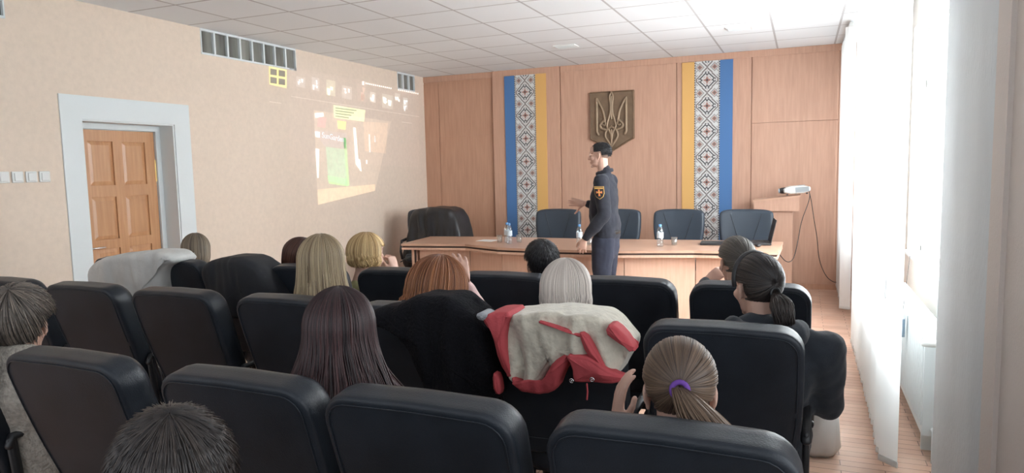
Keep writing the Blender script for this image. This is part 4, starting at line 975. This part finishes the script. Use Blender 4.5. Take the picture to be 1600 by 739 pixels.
# ---------------------------------------------------------------- coats
def coat(name,label,poly,y0,t_,m,fs=.04,fsz=.12,seed=1,cat='coat',rec=.20,open_z=None,r=.05,vert=.0,parent=None):
    """poly of (x,z) world; hangs over a backrest from y0 towards +y"""
    n=V((0,0,0)); cx=sum(p[0] for p in poly)/len(poly)
    mb=MB()
    def f(v):
        q=V((v.x,v.y+(1.03-v.z)*rec*.6,v.z)); a=noise.noise(V((v.x*9+seed,v.z*2.2,seed)))*fs+noise.noise(V((v.x*22,v.z*4,seed+5)))*fs*.45
        sgn=-1 if v.y<t_/2 else 1; edge=1.0
        q.y+=sgn*a*.8*edge; q.x+=noise.noise(V((v.z*8,v.y*8,seed+2)))*fs*.3; q.z+=noise.noise(V((v.x*10,v.y*9,seed+9)))*fs*.25; return q
    slab(mb,chaikin([(x-cx,z) for x,z in poly],2),t_,r,f,puff=(.012,.012),n=140,seg=6,inner=22,open_below=open_z)
    o=mb.build(name,m,parent,smooth=True)
    if parent is None: o.location=(cx,y0,0); 
    if label: tag(o,label,cat)
    return o
M['white_coat']=mat('off_white_coat_cloth',(.62,.62,.60),.9,var=.08,vscale=9,bump=.3,bscale=60)
M['coat_black']=mat('smooth_black_coat',(.016,.018,.023),.7,bump=.15,bscale=80)
M['coat_gloss']=mat('black_padded_coat',(.020,.021,.024),.42,bump=.25,bscale=30)
def wp(pts,y): return [(W(u,v,1,y).x,W(u,v,1,y).z) for u,v in pts]
coat('draped_coat','off-white coat draped over a chair beside the door',wp([(126,455),(131,420),(155,401),(210,394),(240,392),(262,398),(268,412),(244,420),(240,470),(250,560),(236,600),(205,560),(165,500)],3.13),3.13,.24,M['white_coat'],.035,seed=3)
coat('draped_coat','smooth black coat draped over a chair left of the reddish brown hair',wp([(304,432),(314,410),(340,402),(372,402),(398,412),(418,440),(430,470),(432,500),(340,505),(318,470)],3.12),3.12,.24,M['coat_black'],.03,seed=8)
coat('draped_coat','furry black coat heaped over the chair behind the ginger curls',wp([(562,498),(585,482),(612,479),(640,466),(690,462),(722,478),(748,512),(762,575),(770,650),(660,652),(640,590),(622,536),(590,512)],2.26),2.26,.24,M['fur'],.045,seed=12)
oc2=coat('draped_coat','black coat hung over the chair at the left end of the table',wp([(640,334),(650,325),(700,324),(712,338),(722,380),(722,420),(650,425),(630,425),(624,400),(634,372)],8.12),8.10,.46,M['coat_gloss'],.05,seed=16,rec=0,r=.08)
# red and cream coat, lining outwards
t=thing('draped_coat','red coat with cream fleece lining thrown over the chair of the platinum bob','coat',(-.85,2.24,0))
def wq(pts,y=2.24): return [(a+.85,b) for a,b in wp(pts,y)]
M['fleece']=mat('cream_fleece',(.56,.51,.42),.95,var=.12,vscale=30,bump=.55,bscale=55,sheen=.3)
M['red_cloth']=mat('faded_red_cloth',(.46,.065,.075),.8,var=.08,bump=.15,bscale=150); M['rib_grey']=mat('grey_rib_knit',(.35,.36,.38),.9,bump=.5,bscale=300)
def lobe(name,pts,y0,th,m,seed,fs=.03,r=.03,tt=t,n=140,crease=0.):
    mb=MB(); poly=[V(p) for p in wq(pts,2.24+y0)]
    def f(v):
        q=V((v.x,v.y+y0+(1.03-v.z)*.10,v.z)); sg=-1 if v.y<th/2 else 1
        a=noise.noise(V((v.x*15+v.z*4+seed,v.z*2.5,seed)))*fs*1.3+noise.noise(V((v.x*34,v.z*9,seed+5)))*fs*.4+noise.noise(V((v.x*80,v.z*80,seed)))*fs*.05
        if crease:
            k=(v.x-.1*v.z)*34+2.5*noise.noise(V((v.x*5,v.z*4,3))); a+=crease*(abs(math.sin(k))**.6-.6)*min(1,max(0,(1.06-v.z)*5))
        q.y+=sg*a*(1 if sg<0 else .3); q.z+=noise.noise(V((v.x*16,v.y*9,seed+9)))*fs*.3; return q
    slab(mb,chaikin([tuple(p) for p in poly],2 if crease else 1),th,min(r,.02),f,puff=(.010,.008),n=n,seg=6,inner=26); return mb.build(name,m,tt,smooth=True)
lobe('fleece_lining',[(805,492),(840,488),(915,492),(950,502),(972,530),(985,548),(962,585),(958,596),(932,580),(900,556),(880,560),(855,580),(838,606),(815,612),(795,600),(782,560),(781,520),(784,495)],.0,.21,M['fleece'],4,crease=.055,n=220)
lobe('red_facing',[(752,494),(770,488),(800,488),(788,515),(790,560),(800,592),(792,598),(776,570),(768,520),(757,508)],-.012,.17,M['red_cloth'],6,.015,.02)
lobe('red_hem',[(793,590),(815,606),(838,604),(852,582),(862,566),(885,553),(888,566),(874,590),(866,612),(845,622),(815,620),(796,606)],-.028,.08,M['red_cloth'],9,.012,.02,n=120)
lobe('red_pocket_flap',[(880,554),(912,556),(930,566),(958,585),(982,592),(962,603),(930,601),(900,600),(893,598),(892,575)],-.045,.05,M['red_cloth'],10,.008,.012,n=100)
lobe('red_seam_band',[(903,520),(913,519),(932,552),(948,580),(936,578),(915,556)],-.034,.04,M['red_cloth'],11,.005,.008,n=70)
lobe('red_seam_band',[(838,500),(856,506),(890,516),(912,524),(910,530),(880,518),(850,508)],-.030,.03,M['red_cloth'],12,.004,.006,n=70)
lobe('red_sleeve',[(944,520),(953,503),(972,518),(994,552),(980,547),(962,535)],-.022,.08,M['red_cloth'],13,.01,.015,n=80)
lobe('red_corner',[(764,585),(775,590),(778,622),(766,620)],-.02,.05,M['red_cloth'],14,.006,.012,n=60)
lobe('grey_cuff',[(742,492),(752,487),(762,493),(756,502),(746,501)],-.03,.09,M['rib_grey'],15,.004,.015,n=60)
for u,v in ((893,598),(925,596)):
    q=W(u,v-3,1,2.155)-V((-.85,2.24,0)); mb=MB(); mb.tube([q+V((.011*math.cos(a)*.6,0,.0066*math.sin(a))) for a in [2*PI*i/12 for i in range(13)]],.002,6); mb.ell(q,(.003,.003,.003),n=8); mb.build('snap_button',M['chrome'],t,smooth=True)
MB().tube(wq3:=[W(u,v,1,2.17)-V((-.85,2.24,0)) for u,v in ((917,600),(918,612),(917,624))],.003,6).build('drawstring',M['red_cloth'],t,smooth=True)

# orange glove on the seat edge
t=thing('orange_glove','small orange glove on the seat between chairs below the white coat','glove',tuple(W(214,522,1,2.55)))
mb=MB(); mb.ell((0,0,0),(.03,.02,.035)); mb.ell((.015,0,-.03),(.022,.018,.025)); mb.ell((-.02,.0,.02),(.015,.012,.02)); remesh(mb.build('palm',mat('orange_knit',(.75,.12,.03),.9,bump=.4),t),.006)
MB().tube([(.02,0,-.04),(.03,0,-.07)],.016,10).build('cuff',mat('red_knit',(.55,.08,.03),.9),t,smooth=True)
# white plastic bag on the floor
t=thing('plastic_bag','white plastic bag standing on the floor beside the hooded person','bag',(.095,4.06,0))
mb=MB(); n=36; vs=[]; prof=[(.0,.005),(.75,.0),(1.0,.04),(1.02,.12),(.95,.2),(.82,.28),(.66,.34),(.5,.38)]
for r,z in prof:
    for j in range(n):
        a=2*PI*j/n; q=1+.14*noise.noise(V((math.cos(a)*2.2,math.sin(a)*2.2,z*9)))+.07*noise.noise(V((math.cos(a)*6,math.sin(a)*6,z*14)))
        vs.append((.118*r*q*math.cos(a),.10*r*q*math.sin(a),z*1.0))
mb.add(vs,[(i*n+j,i*n+(j+1)%n,(i+1)*n+(j+1)%n,(i+1)*n+j) for i in range(len(prof)-1) for j in range(n)]); 
M['bag']=mat('white_plastic_film',(.70,.69,.67),.4,trans=.0); mb.build('bag_body',M['bag'],t,smooth=True)
for s_ in (-1,1): MB().tube([(-.05,s_*.03,.365),(-.03,s_*.035,.43),(.03,s_*.035,.43),(.05,s_*.03,.365)],[(.012,.002)]*4,6).build('handle',M['bag'],t,smooth=True)
